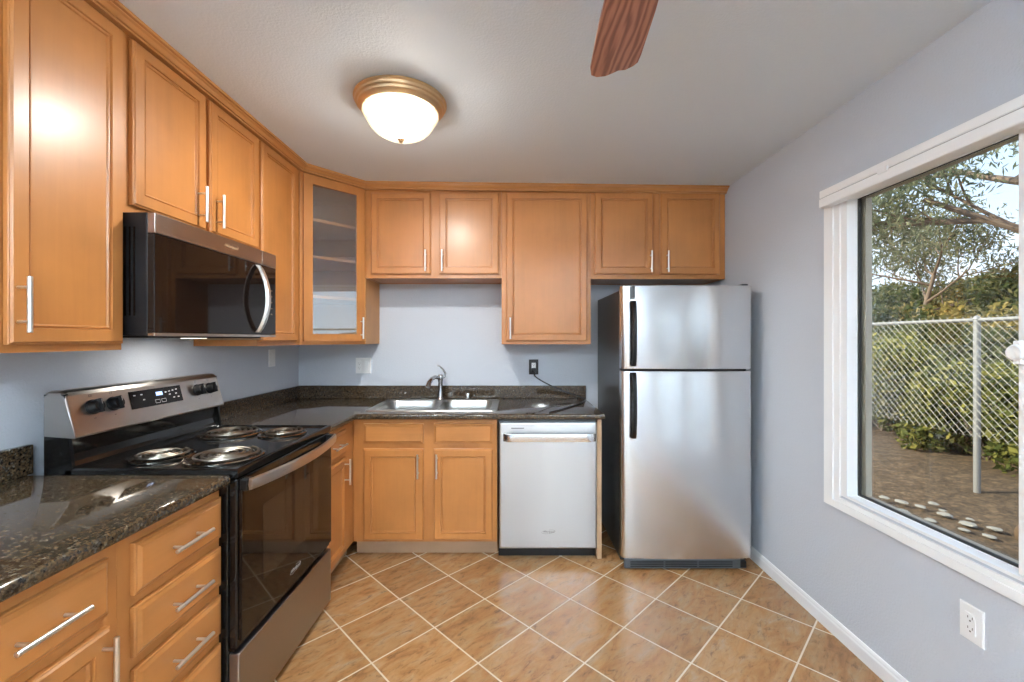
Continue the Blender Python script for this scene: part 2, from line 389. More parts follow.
# ------------------------------------------------------------------ cabinet builders
FT = .020                         # door thickness
def door_mesh(fr, a0, a1, b0, b1, st=.044):
    bm = newbm()
    return rings(bm, fr, a0, a1, b0, b1, [(0, .001), (0, FT-.007), (.002, FT-.005), (.004, FT-.005), (.008, FT), (st, FT), (st+.0015, FT-.007), (st+.0045, FT-.007), (st+.007, FT-.0035), (st+.010, FT-.004), (st+.013, FT-.0095)])
def drawer_mesh(fr, a0, a1, b0, b1):
    bm = newbm()
    return rings(bm, fr, a0, a1, b0, b1, [(0, .001), (0, FT-.009), (.003, FT-.006), (.007, FT-.006), (.016, FT), (.05 if (b1-b0) > .2 else .03, FT)])
def pull(fr, a, b, vertical, parent, ln=.15, so=.046):
    """brushed bar pull on two posts"""
    bm = newbm(); r = .006; q = FT+.032
    e = (lambda s: fr.p(a, b+s, q)) if vertical else (lambda s: fr.p(a+s, b, q))
    k = (lambda s, c: fr.p(a, b+s, c)) if vertical else (lambda s, c: fr.p(a+s, b, c))
    tube(bm, [e(-ln/2), e(-ln/2+.001), e(0), e(ln/2-.001), e(ln/2)], [r*.85, r, r, r, r*.85], 14)
    for s in (-so, so): tube(bm, [k(s, FT-.004), k(s, q)], .0042, 10)
    return obj('handle', bm, nickel, parent, True)
def door(fr, a0, a1, b0, b1, parent, h=None, hb=None, st=.044):
    d = obj('door', door_mesh(fr, a0, a1, b0, b1, st), woodV, parent)
    if h is not None: pull(fr, h, hb, True, d)
    return d
def drawer(fr, a0, a1, b0, b1, parent, handle=True):
    d = obj('drawer' if handle else 'false_drawer_front', drawer_mesh(fr, a0, a1, b0, b1), woodH, parent)
    if handle: pull(fr, (a0+a1)/2, (b0+b1)/2, False, d)
    return d
def carcass(fr, a0, a1, b0, b1, dep, parent, top=True, th=.016, exposed=None):
    bm = newbm(); g = .019
    box(bm, (a0, b0, -dep), (a0+th, b1, -g), fr); box(bm, (a1-th, b0, -dep), (a1, b1, -g), fr)
    box(bm, (a0+th, b0+.004, -dep+.006), (a1-th, b0+.02, -g), fr)
    if top: box(bm, (a0+th, b1-th, -dep+.006), (a1-th, b1, -g), fr)
    box(bm, (a0+th, b0, -dep), (a1-th, b1, -dep+.006), fr)
    return obj('carcass', bm, woodV, parent)
def face(fr, a0, a1, b0, b1, openings, parent):
    bm = newbm(); plate(bm, fr, a0, a1, b0, b1, openings, -.0188, 0); return obj('face_frame', bm, woodV, parent)
G = .0006
# frames: left run (u=+Y, n=+X), back run (u=+X, n=-Y)
UL = Fr((-1.335, 0, 0), (0, 1, 0), (1, 0, 0)); UB = Fr((0, 3.05, 0), (1, 0, 0), (0, -1, 0))
BL = Fr((-1.00, 0, 0), (0, 1, 0), (1, 0, 0)); BB = Fr((0, 2.72, 0), (1, 0, 0), (0, -1, 0))
UT, UBOT, USH = 2.432, 1.338, 1.804
dU = .333; dB = .327
# ---- upper cabinets
c = thing('wall_cabinet', 'tall single door maple wall cabinet left of the microwave, nearest the viewer', 'cabinet', (-1.5, 1.29, UBOT), 'maple wall cabinets')
carcass(UL, 1.10, 1.477-G, UBOT, 2.446, dU, c); face(UL, 1.10, 1.477-G, UBOT, 2.446, [(1.15, 1.452, UBOT+.04, UT-.045)], c)
door(UL, 1.132, 1.467, 1.360, 2.420, c, 1.150, 1.467)
c = thing('wall_cabinet', 'short two door maple wall cabinet directly above the microwave', 'cabinet', (-1.5, 1.87, USH), 'maple wall cabinets')
carcass(UL, 1.477+G, 2.262-G, USH+.008, 2.446, dU, c); face(UL, 1.477+G, 2.262-G, USH+.008, 2.446, [(1.52, 1.85, 1.86, UT-.045), (1.90, 2.235, 1.86, UT-.045)], c)
door(UL, 1.503, 1.862, 1.842, 2.420, c, 1.818, 1.942); door(UL, 1.887, 2.250, 1.842, 2.420, c, 1.925, 1.942)
c = thing('wall_cabinet', 'tall narrow maple wall cabinet between the microwave and the glass door corner cabinet', 'cabinet', (-1.5, 2.5, UBOT), 'maple wall cabinets')
carcass(UL, 2.262+G, 2.706, UBOT, 2.446, dU, c); face(UL, 2.262+G, 2.706, UBOT, 2.446, [(2.30, 2.63, UBOT+.04, UT-.045)], c)
door(UL, 2.277, 2.655, 1.360, 2.420, c)
# corner cabinet with glass door, set diagonally
pA, pB = V((-1.335, 2.7105, 0)), V((-1.035, 3.040, 0)); du = (pB-pA); LD = du.length; du.normalize(); dn = V((du.y, -du.x, 0))
UD = Fr(pA, du, dn)
c = thing('corner_wall_cabinet', 'diagonal corner wall cabinet with a glass door and empty shelves', 'cabinet', (-1.4, 3.1, UBOT))
poly = [V((XL+.002, 2.710, 0)), V((-1.337, 2.710, 0)) , pA - dn*.019 + du*.010, pB - dn*.019 - du*.010, V((-1.036, 3.055, 0)), V((-1.036, YB-.002, 0)), V((XL+.002, YB-.002, 0))]
inner = [V((XL+.02, 2.727, 0)), V((-1.345, 2.727, 0)), pA - dn*.03 + du*.02, pB - dn*.03 - du*.02, V((-1.052, 3.066, 0)), V((-1.052, YB-.02, 0)), V((XL+.02, YB-.02, 0))]
bm = newbm()
prism(bm, poly, ((0, 0, UT-.016), (0, 0, UT))); prism(bm, poly, ((0, 0, UBOT), (0, 0, UBOT+.016)))
box(bm, (XL+.002, 2.710, UBOT+.016), (-1.345, 2.727, UT-.016)); box(bm, (-1.052, 3.062, UBOT+.016), (-1.036, YB-.002, UT-.016))
box(bm, (XL+.002, YB-.010, UBOT+.016), (-1.052, YB-.002, UT-.016)); box(bm, (XL+.002, 2.727, UBOT+.016), (XL+.010, YB-.010, UT-.016))
obj('carcass', bm, woodIn, c)
for z in (2.142, 1.902, 1.642):
    bm = newbm(); prism(bm, inner, ((0, 0, z), (0, 0, z+.018))); obj('shelf', bm, woodIn, c)
face(UD, 0.001, LD-.001, UBOT, UT, [(.045, LD-.045, UBOT+.045, UT-.05)], c)
bm = newbm(); a0, a1, b0, b1 = .020, LD-.016, 1.360, 2.420; st = .056
plate(bm, UD, a0, a1, b0, b1, [(a0+st, a1-st, b0+st-.008, b1-st)], .001, FT)
dd = obj('door', bm, woodV, c)
bm = newbm(); UG = Fr(UD.p(LD/2, 0, 0), Matrix.Rotation(math.radians(-3.8), 3, 'Z') @ UD.u, Matrix.Rotation(math.radians(-3.8), 3, 'Z') @ UD.n)
box(bm, (a0+st-.008-LD/2, b0+st-.016, .006), (a1-st+.008-LD/2, b1-st+.008, .009), UG)
gp = obj('glass_pane', bm, cabglass, dd, label='clear glass pane')
pull(UD, a1-.024, 1.45, True, dd)
# back run
c = thing('wall_cabinet', 'short two door maple wall cabinet above the sink', 'cabinet', (-.56, 3.2, USH), 'maple wall cabinets')
carcass(UB, -1.034, -.0745, USH, UT, .328, c); face(UB, -1.034, -.0745, USH, UT, [(-.975, -.59, USH+.045, UT-.045), (-.495, -.11, USH+.045, UT-.045)], c)
door(UB, -.992, -.571, 1.831, 2.405, c, -.603, 1.922); door(UB, -.512, -.0926, 1.831, 2.405, c, -.487, 1.922)
c = thing('wall_cabinet', 'tall single door maple wall cabinet over the dishwasher, left of the refrigerator', 'cabinet', (.24, 3.2, UBOT), 'maple wall cabinets')
carcass(UB, -.0735, .5555, UBOT, UT, .328, c); face(UB, -.0735, .5555, UBOT, UT, [(-.02, .51, UBOT+.045, UT-.045)], c)
door(UB, -.042, .5300, 1.360, 2.405, c, -.012, 1.450)
c = thing('wall_cabinet', 'short two door maple wall cabinet above the refrigerator', 'cabinet', (1.03, 3.2, USH), 'maple wall cabinets')
carcass(UB, .5565, XR-.002, USH-.006, UT, .328, c); face(UB, .5565, XR-.002, USH-.006, UT, [(.60, .97, USH+.045, UT-.045), (1.06, 1.44, USH+.045, UT-.045)], c)
door(UB, .580, .992, 1.827, 2.405, c, .972, 1.915); door(UB, 1.042, 1.463, 1.827, 2.405, c, 1.088, 1.915)
# crown moulding: one mitred run
prof = [(.001, 2.4335), (.012, 2.410), (.016, 2.410), (.016, 2.417), (.030, 2.421), (.044, 2.432), (.056, 2.437), (.056, ZC-.0006), (.001, ZC-.0006)]
prof = [(.0215, 2.4075), (.028, 2.4075), (.028, 2.4125), (.0235, 2.4145), (.0235, 2.4175), (.033, 2.4185), (.037, 2.423), (.043, 2.430), (.052, 2.434), (.0525, 2.4365), (.064, 2.4375), (.064, ZC-.0012), (-.02, ZC-.0012), (-.02, 2.440), (.001, 2.440), (.001, 2.4075)]
path = [(V((-1.335, 1.10, 0)), V((1, 0, 0)), None), (pA, V((1, 0, 0)), dn), (pB, dn, V((0, -1, 0))), (V((XR-.001, 3.05, 0)), V((0, -1, 0)), None)]
loops = []
for p, na_, nb_ in path:
    if nb_ is None: off_ = na_
    else:
        bis = (na_+nb_).normalized(); off_ = bis/bis.dot(na_)
    loops.append([p + off_*a + V((0, 0, z + ceil((p+off_*a).x)-ZC)) for a, z in prof])
bm = newbm(); loft(bm, loops)
tag(obj('crown_molding', bm, woodCrown), 'maple crown molding running along the tops of all the wall cabinets', 'molding')

# ---- base cabinets
KZ = .10
def kick(fr, a0, a1, parent, d=.06):
    bm = newbm(); box(bm, (a0, 0.0005, -d-.018), (a1, KZ-.001, -d), fr); return obj('toe_kick', bm, woodKick, parent)
c = thing('base_cabinet', 'maple base cabinet with one drawer over a door, at the near left edge', 'cabinet', (-1.3, .9, 0), 'maple base cabinets')
carcass(BL, .715, 1.092-G, KZ, .874, .666, c, False); face(BL, .715, 1.092-G, KZ, .874, [(.76, 1.05, .715, .83), (.76, 1.05, .13, .66)], c); kick(BL, .715, 1.092-G, c)
drawer(BL, .742, 1.060, .700, .840, c); door(BL, .742, 1.060, .118, .672, c, 1.036, .585)
c = thing('base_cabinet', 'maple base cabinet with a stack of four drawers, left of the range', 'cabinet', (-1.3, 1.28, 0), 'maple base cabinets')
carcass(BL, 1.092+G, 1.474, KZ, .874, .666, c, False); face(BL, 1.092+G, 1.474, KZ, .874, [(1.15, 1.43, .715, .83), (1.15, 1.43, .55, .66), (1.15, 1.43, .385, .50), (1.15, 1.43, .13, .33)], c); kick(BL, 1.092+G, 1.474, c)
for z0, z1 in ((.703, .840), (.540, .672), (.376, .508), (.118, .345)): drawer(BL, 1.130, 1.466, z0, z1, c)
c = thing('base_cabinet', 'narrow maple base cabinet with a drawer and door, in the corner right of the range', 'cabinet', (-1.3, 2.8, 0), 'maple base cabinets')
carcass(BL, 2.243, 3.374, KZ, .874, .666, c, False); face(BL, 2.243, 2.7185, KZ, .874, [(2.29, 2.54, .715, .83), (2.29, 2.54, .13, .66)], c); kick(BL, 2.243, 2.77, c)
drawer(BL, 2.262, 2.570, .700, .840, c); door(BL, 2.262, 2.570, .118, .672, c, 2.532, .595)
c = thing('sink_base_cabinet', 'two door maple base cabinet under the sink', 'cabinet', (-.54, 3.0, 0), 'maple base cabinets')
carcass(BB, -.998, -.0945, KZ, .874, .652, c, False); face(BB, -.998, -.0945, KZ, .874, [(-.91, -.575, .735, .83), (-.47, -.14, .735, .83), (-.91, -.575, .135, .665), (-.47, -.14, .135, .665)], c)
kick(BB, -.998, -.0945, c)
drawer(BB, -.931, -.554, .720, .844, c, False); drawer(BB, -.491, -.120, .720, .844, c, False)
door(BB, -.931, -.554, .115, .6875, c, -.585, .585); door(BB, -.491, -.120, .115, .6875, c, -.468, .585)
bm = newbm(); box(bm, (.532, 2.70, .0005), (.560, YB-.002, .874))
tag(obj('end_panel', bm, woodPale), 'narrow pale wood end panel between the dishwasher and the refrigerator', 'panel')

# ---- counters
CT, CB = .910, .876
def nose(p, e): return True
bm = newbm()
cells(bm, W, [XL+.002, -.96], [.70, 1.472], lambda a, b: True, CB, CT, .010, lambda p, e: p.x > -.97 and abs(e.verts[0].co.z-e.verts[1].co.z) < .01)
tag(obj('countertop', bm, gr, smooth=True), 'brown speckled granite countertop left of the range, nearest the viewer', 'countertop')
HX0, HX1, HY0, HY1 = -.925, -.118, 2.790, 3.290
bm = newbm()
cells(bm, W, [XL+.002, -.96, HX0, HX1, .575], [2.240, 2.668, HY0, HY1, YB-.002],
      lambda a, b: (a < -.96 or b > 2.668) and not (HX0 < a < HX1 and HY0 < b < HY1), CB, CT, .010,
      lambda p, e: abs(e.verts[0].co.z-e.verts[1].co.z) < .01 and ((abs(p.x+.96) < .02 and p.y < 2.67) or abs(p.y-2.668) < .001 or p.x > .57))
tag(obj('countertop', bm, gr, smooth=True), 'L-shaped brown granite countertop around the sink, right of the range', 'countertop')
def splash(lo, hi, lab):
    bm = newbm(); box(bm, lo, hi, None, .003); tag(obj('backsplash', bm, gr), lab, 'backsplash')
splash((XL+.001, .70, CT+.0005), (XL+.021, 1.490, 1.012), 'short granite backsplash behind the near left countertop')
splash((XL+.001, 2.240, CT+.0005), (XL+.021, YB-.022, 1.012), 'granite backsplash on the left wall between range and corner')
splash((XL+.001, YB-.021, CT+.0005), (.575, YB-.001, 1.012), 'long granite backsplash along the back wall behind the sink')

# ------------------------------------------------------------------ sink
sk = thing('kitchen_sink', 'double bowl stainless steel sink set into the granite countertop', 'sink', (-.52, 3.04, CT))
def rrect(x0, x1, y0, y1, r, z, k=6):
    pts = []
    for cx, cy, a in ((x1-r, y1-r, 0), (x0+r, y1-r, PI/2), (x0+r, y0+r, PI), (x1-r, y0+r, 3*PI/2)):
        for i in range(k+1):
            t_ = a + PI/2*i/k; pts.append(V((cx+r*math.cos(t_), cy+r*math.sin(t_), z)))
    return pts
bowls = [(-.900, -.535, 2.815, 3.225), (-.495, -.142, 2.815, 3.225)]
bm = newbm(); zt = CT+.006
def loopedges(pts):
    vs = [bm.verts.new(p) for p in pts]; return vs, [bm.edges.new((vs[i], vs[(i+1) % len(vs)])) for i in range(len(vs))]
ov, oe = loopedges(rrect(-.945, -.100, 2.772, 3.308, .03, zt))
allE = list(oe); hv = []
for b_ in bowls:
    v_, e_ = loopedges(rrect(*b_, .055, zt)); allE += e_; hv.append(v_)
bmesh.ops.triangle_fill(bm, use_beauty=True, use_dissolve=False, edges=allE)
lo_ = [bm.verts.new(p) for p in rrect(-.949, -.096, 2.768, 3.312, .032, CT+.0006)]
for i in range(len(ov)): bm.faces.new((ov[i], lo_[i], lo_[(i+1) % len(ov)], ov[(i+1) % len(ov)]))
obj('rim', bm, steelS, sk)
for b_ in bowls:
    x0, x1, y0, y1 = b_; bm = newbm(); L_ = []
    for ins, z, r in ((0, zt, .055), (.003, zt-.006, .055), (.008, .86, .055), (.014, .755, .055), (.022, .738, .05), (.04, .730, .045), (.12, .726, .03)):
        L_.append(rrect(x0+ins, x1-ins, y0+ins, y1-ins, r, z))
    loft(bm, L_, False, True); obj('bowl', bm, steelS, sk, True)
    bm = newbm(); lathe(bm, ((x0+x1)/2, (y0+y1)/2, .7265), [(.045, 0), (.043, .003), (.034, .003), (.03, .0), (.001, .0)], 28, None, (False, True)); obj('drain', bm, chrome, sk, True)
# faucet
fx, fy, fz = -.540, 3.262, zt
fa = thing('faucet', 'single lever pull-out kitchen faucet behind the sink divider', 'faucet', (fx, fy, fz))
bm = newbm(); lathe(bm, (fx, fy, fz), [(.030, 0.0005), (.030, .006), (.024, .012), (.020, .03), (.017, .10), (.017, .135), (.020, .15), (.022, .175), (.016, .19), (.001, .193)], 28, None, (True, True)); obj('body', bm, chromeF, fa, True)
bm = newbm(); q = [(0, 0, .150), (-.012, -.03, .170), (-.028, -.075, .178), (-.044, -.12, .168), (-.056, -.155, .145), (-.062, -.175, .115)]
tube(bm, [(fx+a, fy+b, fz+c_) for a, b, c_ in q], [.013, .014, .014, .015, .017, .018], 16); obj('spout', bm, chromeF, fa, True)
bm = newbm(); q = [(.004, .004, .185), (.022, .004, .205), (.024, 0, .222), (.004, -.004, .245), (-.014, -.010, .262)]
q = [(.010, 0, .165), (.030, .004, .175), (.036, .004, .20), (.022, 0, .225), (.0, -.006, .248), (-.022, -.012, .262)]
tube(bm, [(fx+a, fy+b, fz+c_) for a, b, c_ in q], [.010, .009, .008, .007, .0065, .005], 12); obj('lever', bm, chromeF, fa, True)
bm = newbm(); lathe(bm, (-.335, 3.268, zt), [(.021, .0005), (.021, .004), (.018, .006), (.018, .045), (.015, .052), (.001, .054)], 28, None, (True, True))
tag(obj('sink_air_gap', bm, chrome, smooth=True), 'small round capped chrome cylinder on the sink rim right of the faucet', 'air gap')

# ------------------------------------------------------------------ text helper
def text(body, fr, a, b, c, size, m, parent, name='logo', shear=0.0, ext=.0004, align='CENTER'):
    cu = bpy.data.curves.new('t', 'FONT'); cu.body = body; cu.size = size; cu.extrude = ext; cu.align_x = align; cu.align_y = 'CENTER'; cu.shear = shear; cu.resolution_u = 3
    o = bpy.data.objects.new('t', cu); C.objects.link(o)
    dg = bpy.context.evaluated_depsgraph_get(); me = bpy.data.meshes.new_from_object(o.evaluated_get(dg))
    bpy.data.objects.remove(o)
    bm = newbm(); bm.from_mesh(me); bpy.data.meshes.remove(me)
    for v in bm.verts: v.co = fr.p(a + v.co.x, b + v.co.y, c + v.co.z)
    return obj(name, bm, m, parent)
def ringmesh(bm, fr, a, b, c, rx, ry, w_, tilt=0, t0=0, t1=2*PI, n=28):
    pts = []
    for i in range(n+1):
        t_ = t0+(t1-t0)*i/n; x, y = rx*math.cos(t_), ry*math.sin(t_)
        pts.append(fr.p(a + x*math.cos(tilt)-y*math.sin(tilt), b + x*math.sin(tilt)+y*math.cos(tilt), c))
    tube(bm, pts, w_, 6)
def logo(fr, a, b, c, wd, m, parent):
    o = text('Whirlpool', fr, a, b, c, wd/4.1, m, parent, 'logo', .25)
    bm = newbm(); ringmesh(bm, fr, a-.01*wd, b, c+.0002, wd*.56, wd*.15, wd*.004, .12, PI*.62, PI*2.45); obj('logo_swoosh', bm, m, parent)
    return o

# ------------------------------------------------------------------ range
RY0, RY1, RX = 1.4765, 2.2365, -.945
rg = thing('electric_range', 'freestanding stainless and black electric coil range', 'range', (-1.27, 1.855, 0))
RF = Fr((-.945, 0, 0), (0, 1, 0), (1, 0, 0))
bm = newbm(); box(bm, (-1.60, RY0+.001, .03), (-.972, RY1-.001, .905), None, .004)
for y in (RY0+.05, RY1-.05):
    for x in (-1.55, -1.03): tube(bm, [(x, y, .0005), (x, y, .035)], .018, 12)
obj('body', bm, black, rg)
# cooktop with raised lip
bm = newbm(); lp = []
for ins, z in ((0, .900), (0, .926), (.004, .931), (.010, .931), (.016, .925), (.03, .923)):
    lp.append([V((x, y, z)) for x, y in ((-.938-ins*1.0, RY0+ins), (-.938-ins, RY1-ins), (-1.528+ins, RY1-ins), (-1.528+ins, RY0+ins))])
loft(bm, lp); ck = obj('cooktop', bm, black, rg)
def burner(x, y, R, turns):
    bm = newbm(); lathe(bm, (x, y, .9235), [(R-.012, .005), (R-.02, -.002), (R*.55, -.010), (R*.2, -.012), (.001, -.012)], 48, None, (False, False)); o = obj('drip_pan', bm, panM, ck, True)
    bm = newbm(); lathe(bm, (x, y, .9235), [(R, .001), (R+.001, .006), (R-.004, .0085), (R-.012, .006)], 48); obj('trim_ring', bm, drip, ck, True)
    bm = newbm(); pts = []; r1_ = R-.020; r0_ = .018; n = int(turns*36)
    for i in range(n+1):
        t_ = i/n; a = t_*turns*2*PI + 1.2; r_ = r0_+(r1_-r0_)*t_; pts.append((x+r_*math.cos(a), y+r_*math.sin(a), .9375))
    tube(bm, pts, .0052, 8); lathe(bm, (x, y, .930), [(.014, 0), (.014, .010), (.001, .0115)], 16)
    box(bm, (x-R+.02, y-.002, .929), (x+R-.02, y+.002, .933)); box(bm, (x-.002, y-R+.02, .929), (x+.002, y+R-.02, .933))
    obj('coil_element', bm, coilM, ck, True)
burner(-1.340, 1.650, .108, 3); burner(-1.095, 1.650, .132, 4); burner(-1.335, 2.050, .132, 4); burner(-1.090, 2.055, .104, 3)
# riser and console
def sidepoly(pts, y0, y1): return [[V((x, y0, z)) for x, z in pts], [V((x, y1, z)) for x, z in pts]]
bm = newbm(); loft(bm, sidepoly([(-1.60, .905), (-1.512, .905), (-1.512, .935), (-1.520, .950), (-1.526, .975), (-1.522, 1.04), (-1.60, 1.04)], RY0+.012, RY1-.012)); obj('riser', bm, black, rg)
bm = newbm()
for y0, y1 in ((RY0, RY0+.0118), (RY1-.0118, RY1)):
    bm = newbm(); loft(bm, sidepoly([(-1.60, .900), (-1.508, .900), (-1.504, .935), (-1.516, 1.03), (-1.53, 1.185), (-1.60, 1.185)], y0, y1)); obj('end_cap', bm, black, rg)
cp = [(-1.598, 1.0415), (-1.494, 1.034), (-1.492, 1.040), (-1.527, 1.178), (-1.534, 1.190), (-1.546, 1.197), (-1.585, 1.197), (-1.598, 1.190)]
bm = newbm(); n = 7; lp = []
ys = [RY0-.0012, RY0+.0005, RY0+.004, RY0+.012, RY1-.012, RY1-.004, RY1-.0005, RY1+.0012]
for i, y in enumerate(ys):
    s = [.020, .008, .002, 0, 0, .002, .008, .020][i]
    lp.append([V((x, y, z - (s if z > 1.15 else 0))) if z > 1.15 else V((x, y, z)) for x, z in cp])
loft(bm, lp); cons = obj('console', bm, steelR, rg, label='brushed stainless control console')
# console face frame (tilted)
cu_ = V((-1.527, 0, 1.178))-V((-1.492, 0, 1.040)); cu_.normalize(); cn = V((cu_.z, 0, -cu_.x))
CF = Fr(V((-1.492, 0, 1.040)), (0, 1, 0), cn, cu_)
bm = newbm(); box(bm, (1.712, .056, .0004), (1.978, .128, .0022), CF, .0008); dp = obj('display_panel', bm, glassblk, cons)
bm = newbm(); box(bm, (1.838, .096, .0024), (1.872, .112, .0028), CF); obj('clock_display', bm, lcd, dp)
text('12:00', CF, 1.855, .104, .0028, .013, mat('display_digits', (.5, .6, .8), .4, 0, **{'Emission Color': (.7, .8, 1, 1), 'Emission Strength': 1.5}), dp, 'clock_digits')
for a, b in ((1.735, .110), (1.768, .110), (1.775, .088), (1.89, .106), (1.91, .108), (1.91, .094), (1.93, .110), (1.95, .112), (1.945, .094), (1.93, .078), (1.955, .078)):
    bm = newbm(); box(bm, (a-.005, b-.0022, .0023), (a+.005, b+.0022, .0026), CF); obj('button_mark', bm, printM, dp)
for a in (1.84, 1.872):
    bm = newbm(); plate(bm, CF, a-.012, a+.012, .065, .080, [(a-.0108, a+.0108, .0665, .0785)], .0023, .0026); obj('touch_key', bm, printM, dp)
for a in (1.560, 1.640, 2.078, 2.162):
    b = .092; k_ = Fr(CF.p(a, b, .0003), CF.u, CF.n, CF.v)
    bm = newbm(); lathe(bm, None, [(.027, 0), (.027, .004), (.024, .006), (.021, .026), (.019, .029), (.001, .029)], 28, k_, (True, True))
    box(bm, (-.005, -.025, .006), (.005, .025, .038), k_, .003); kn = obj('knob', bm, blackP, cons, True)
    bm = newbm(); box(bm, (-.0012, .004, .0382), (.0012, .022, .0388), k_); obj('pointer_mark', bm, printM, kn)
    bm = newbm(); plate(bm, CF, a-.005, a+.005, .134-.004, .134+.004, [(a-.004, a+.004, .131, .137)], .0003, .0007); obj('burner_symbol', bm, logoD, cons)
    bm = newbm(); box(bm, (a-.004, .050, .0003), (a+.004, .052, .0007), CF); obj('knob_print', bm, logoD, cons)
# oven door
OD = Fr((-.971, 0, 0), (0, 1, 0), (1, 0, 0))
bm = newbm(); box(bm, (RY0+.004, .312, 0.0), (RY1-.004, .893, .028), OD, .005); box(bm, (RY0+.006, .300, 0), (RY1-.006, .3115, .018), OD); od = obj('oven_door', bm, black, rg)
bm = newbm(); box(bm, (RY0+.012, .335, .0285), (RY1-.012, .855, .0405), OD, .002); obj('door_glass', bm, glassblk, od)
bm = newbm(); box(bm, (1.615, .475, .0407), (2.075, .756, .0411), OD); obj('oven_window', bm, ovenwin, od)
bm = newbm(); n = 22; pts = []
lo4 = []
for i in range(n+1):
    t_ = i/n; y = RY0+.022+(RY1-RY0-.044)*t_; s = math.sin(PI*t_)**.8; x = -.912 + .044*s
    lo4.append([V((x, y, .850)), V((x+.010, y, .853)), V((x+.013, y, .870)), V((x+.010, y, .888)), V((x, y, .891)), V((x-.003, y, .870))])
loft(bm, lo4); obj('handle', bm, steelR, od, True, label='curved stainless handle')
for y in (RY0+.034, RY1-.034):
    bm = newbm(); box(bm, (y-.018, .848, .0286), (y+.018, .889, .056), OD, .004); obj('handle_bracket', bm, blackP, od)
logo(OD, 1.857, .392, .0410, .078, logoM, od)
bm = newbm(); box(bm, (RY0+.004, .030, .0), (RY1-.004, .294, .036), OD, .004); obj('storage_drawer', bm, steelDr, rg, label='stainless storage drawer')

# ------------------------------------------------------------------ microwave
MY0, MY1, MZ0, MZ1 = 1.480, 2.240, 1.385, 1.8105
mw = thing('microwave_oven', 'black and stainless over-the-range microwave hanging above the range', 'microwave', (-1.44, 1.86, MZ0))
bm = newbm(); box(bm, (XL+.003, MY0+.002, MZ0+.002), (-1.250, MY1-.002, MZ1), None, .003); obj('body', bm, blackM, mw)
bm = newbm(); box(bm, (-1.262, MY0+.003, MZ0+.004), (-1.2495, MY1-.003, MZ1-.001)) ; obj('door_rim', bm, black, mw)
MF = Fr((-1.249, 0, 0), (0, 1, 0), (1, 0, 0))
bm = newbm(); box(bm, (MY0, MZ0+.012, 0), (MY1, 1.738, .024), MF, .002); md = obj('door', bm, glassblk, mw)
bm = newbm(); box(bm, (MY0, 1.7395, 0), (2.115, MZ1-.002, .026), MF, .002); box(bm, (2.1165, 1.7395, 0), (MY1, MZ1-.002, .026), MF, .002)
ts = obj('top_trim', bm, steelMW, mw, label='brushed bronze grey top trim')
bm = newbm(); box(bm, (MY0, MZ0, 0), (MY1, MZ0+.011, .025), MF, .002); obj('bottom_trim', bm, steelR, mw)
logo(MF, 1.885, 1.776, .0263, .085, logoG, ts)
bm = newbm(); n = 20; lo4 = []
for i in range(n+1):
    t_ = i/n; z = MZ0+.022+(1.730-MZ0-.022)*t_; s = math.sin(PI*t_)**.75; xx = .026 + .050*s; hw = .016
    y = 2.075
    lo4.append([MF.p(y-hw, z, xx), MF.p(y-hw*.6, z, xx+.011), MF.p(y+hw*.6, z, xx+.011), MF.p(y+hw, z, xx), MF.p(y+hw*.5, z, xx-.006), MF.p(y-hw*.5, z, xx-.006)])
loft(bm, lo4); obj('handle', bm, nickel, md, True, label='bowed stainless handle')
for z in (1.50, 1.53, 1.56, 1.59, 1.62):
    for y in (2.15, 2.175, 2.20):
        bm = newbm(); box(bm, (y-.006, z-.002, .0242), (y+.006, z+.002, .0246), MF); obj('button_mark', bm, logoG, md)
bm = newbm(); box(bm, (XL+.02, MY0+.04, MZ0-.006), (-1.28, MY1-.04, MZ0+.0015), None, .002); bt = obj('bottom_grille', bm, blackM, mw)
lampM = mat('cooktop_lamp_lens', (.9, .9, .85), .4, 0, **{'Emission Color': (1, .93, .8, 1), 'Emission Strength': 2.0})
bm = newbm(); box(bm, (-1.48, 1.93, MZ0-.0085), (-1.42, 2.01, MZ0-.0062)); obj('cooktop_lamp', bm, lampM, bt)
light('cooktop_lamp_light', 'AREA', (-1.45, 1.97, MZ0-.012), .65, (1, .97, .9), shape='RECTANGLE', size=.04, size_y=.07)
bm = newbm(); box(bm, (-1.40, 1.93, MZ0-.014), (-1.29, MY1-.0, MZ0-.0075)); obj('mounting_strip', bm, woodPale, mw)
# vent slots on the near side
bm = newbm()
for k in range(3): box(bm, (-1.33+.016*k, MY0+.0008, MZ0+.07), (-1.324+.016*k, MY0+.0025, MZ1-.05))
obj('side_vent', bm, glassblk, mw)

# ------------------------------------------------------------------ dishwasher
dw = thing('dishwasher', 'stainless steel dishwasher under the counter between sink cabinet and end panel', 'dishwasher', (.22, 3.0, 0))
DF = Fr((0, 2.712, 0), (1, 0, 0), (0, -1, 0))
bm = newbm(); box(bm, (-.086, 2.7135, .075), (.526, 3.32, .866)); obj('tub', bm, blackM, dw)
bm = newbm(); rings(bm, DF, -.079, .5265, .072, .856, [(0, 0), (0, .022), (.003, .027), (.010, .029), (.05, .030)]); ddw = obj('door', bm, steelD, dw)
bm = newbm(); n = 20; lo4 = []
for i in range(n+1):
    t_ = i/n; a = -.052 + .568*t_; s = 1-(2*t_-1)**2; q = .034+.020*min(1, s*6)
    lo4.append([DF.p(a, .738, q-.004), DF.p(a, .742, q+.008), DF.p(a, .768, q+.012), DF.p(a, .790, q+.008), DF.p(a, .794, q-.004), DF.p(a, .768, q-.002)])
loft(bm, lo4); obj('handle', bm, mat('dishwasher_handle', (.78, .79, .80), .22, 1.0), ddw, True)
for a in (-.048, .512):
    bm = newbm(); box(bm, (a-.006, .742, .0305), (a+.006, .790, .046), DF, .002); obj('handle_bracket', bm, greyP, ddw)
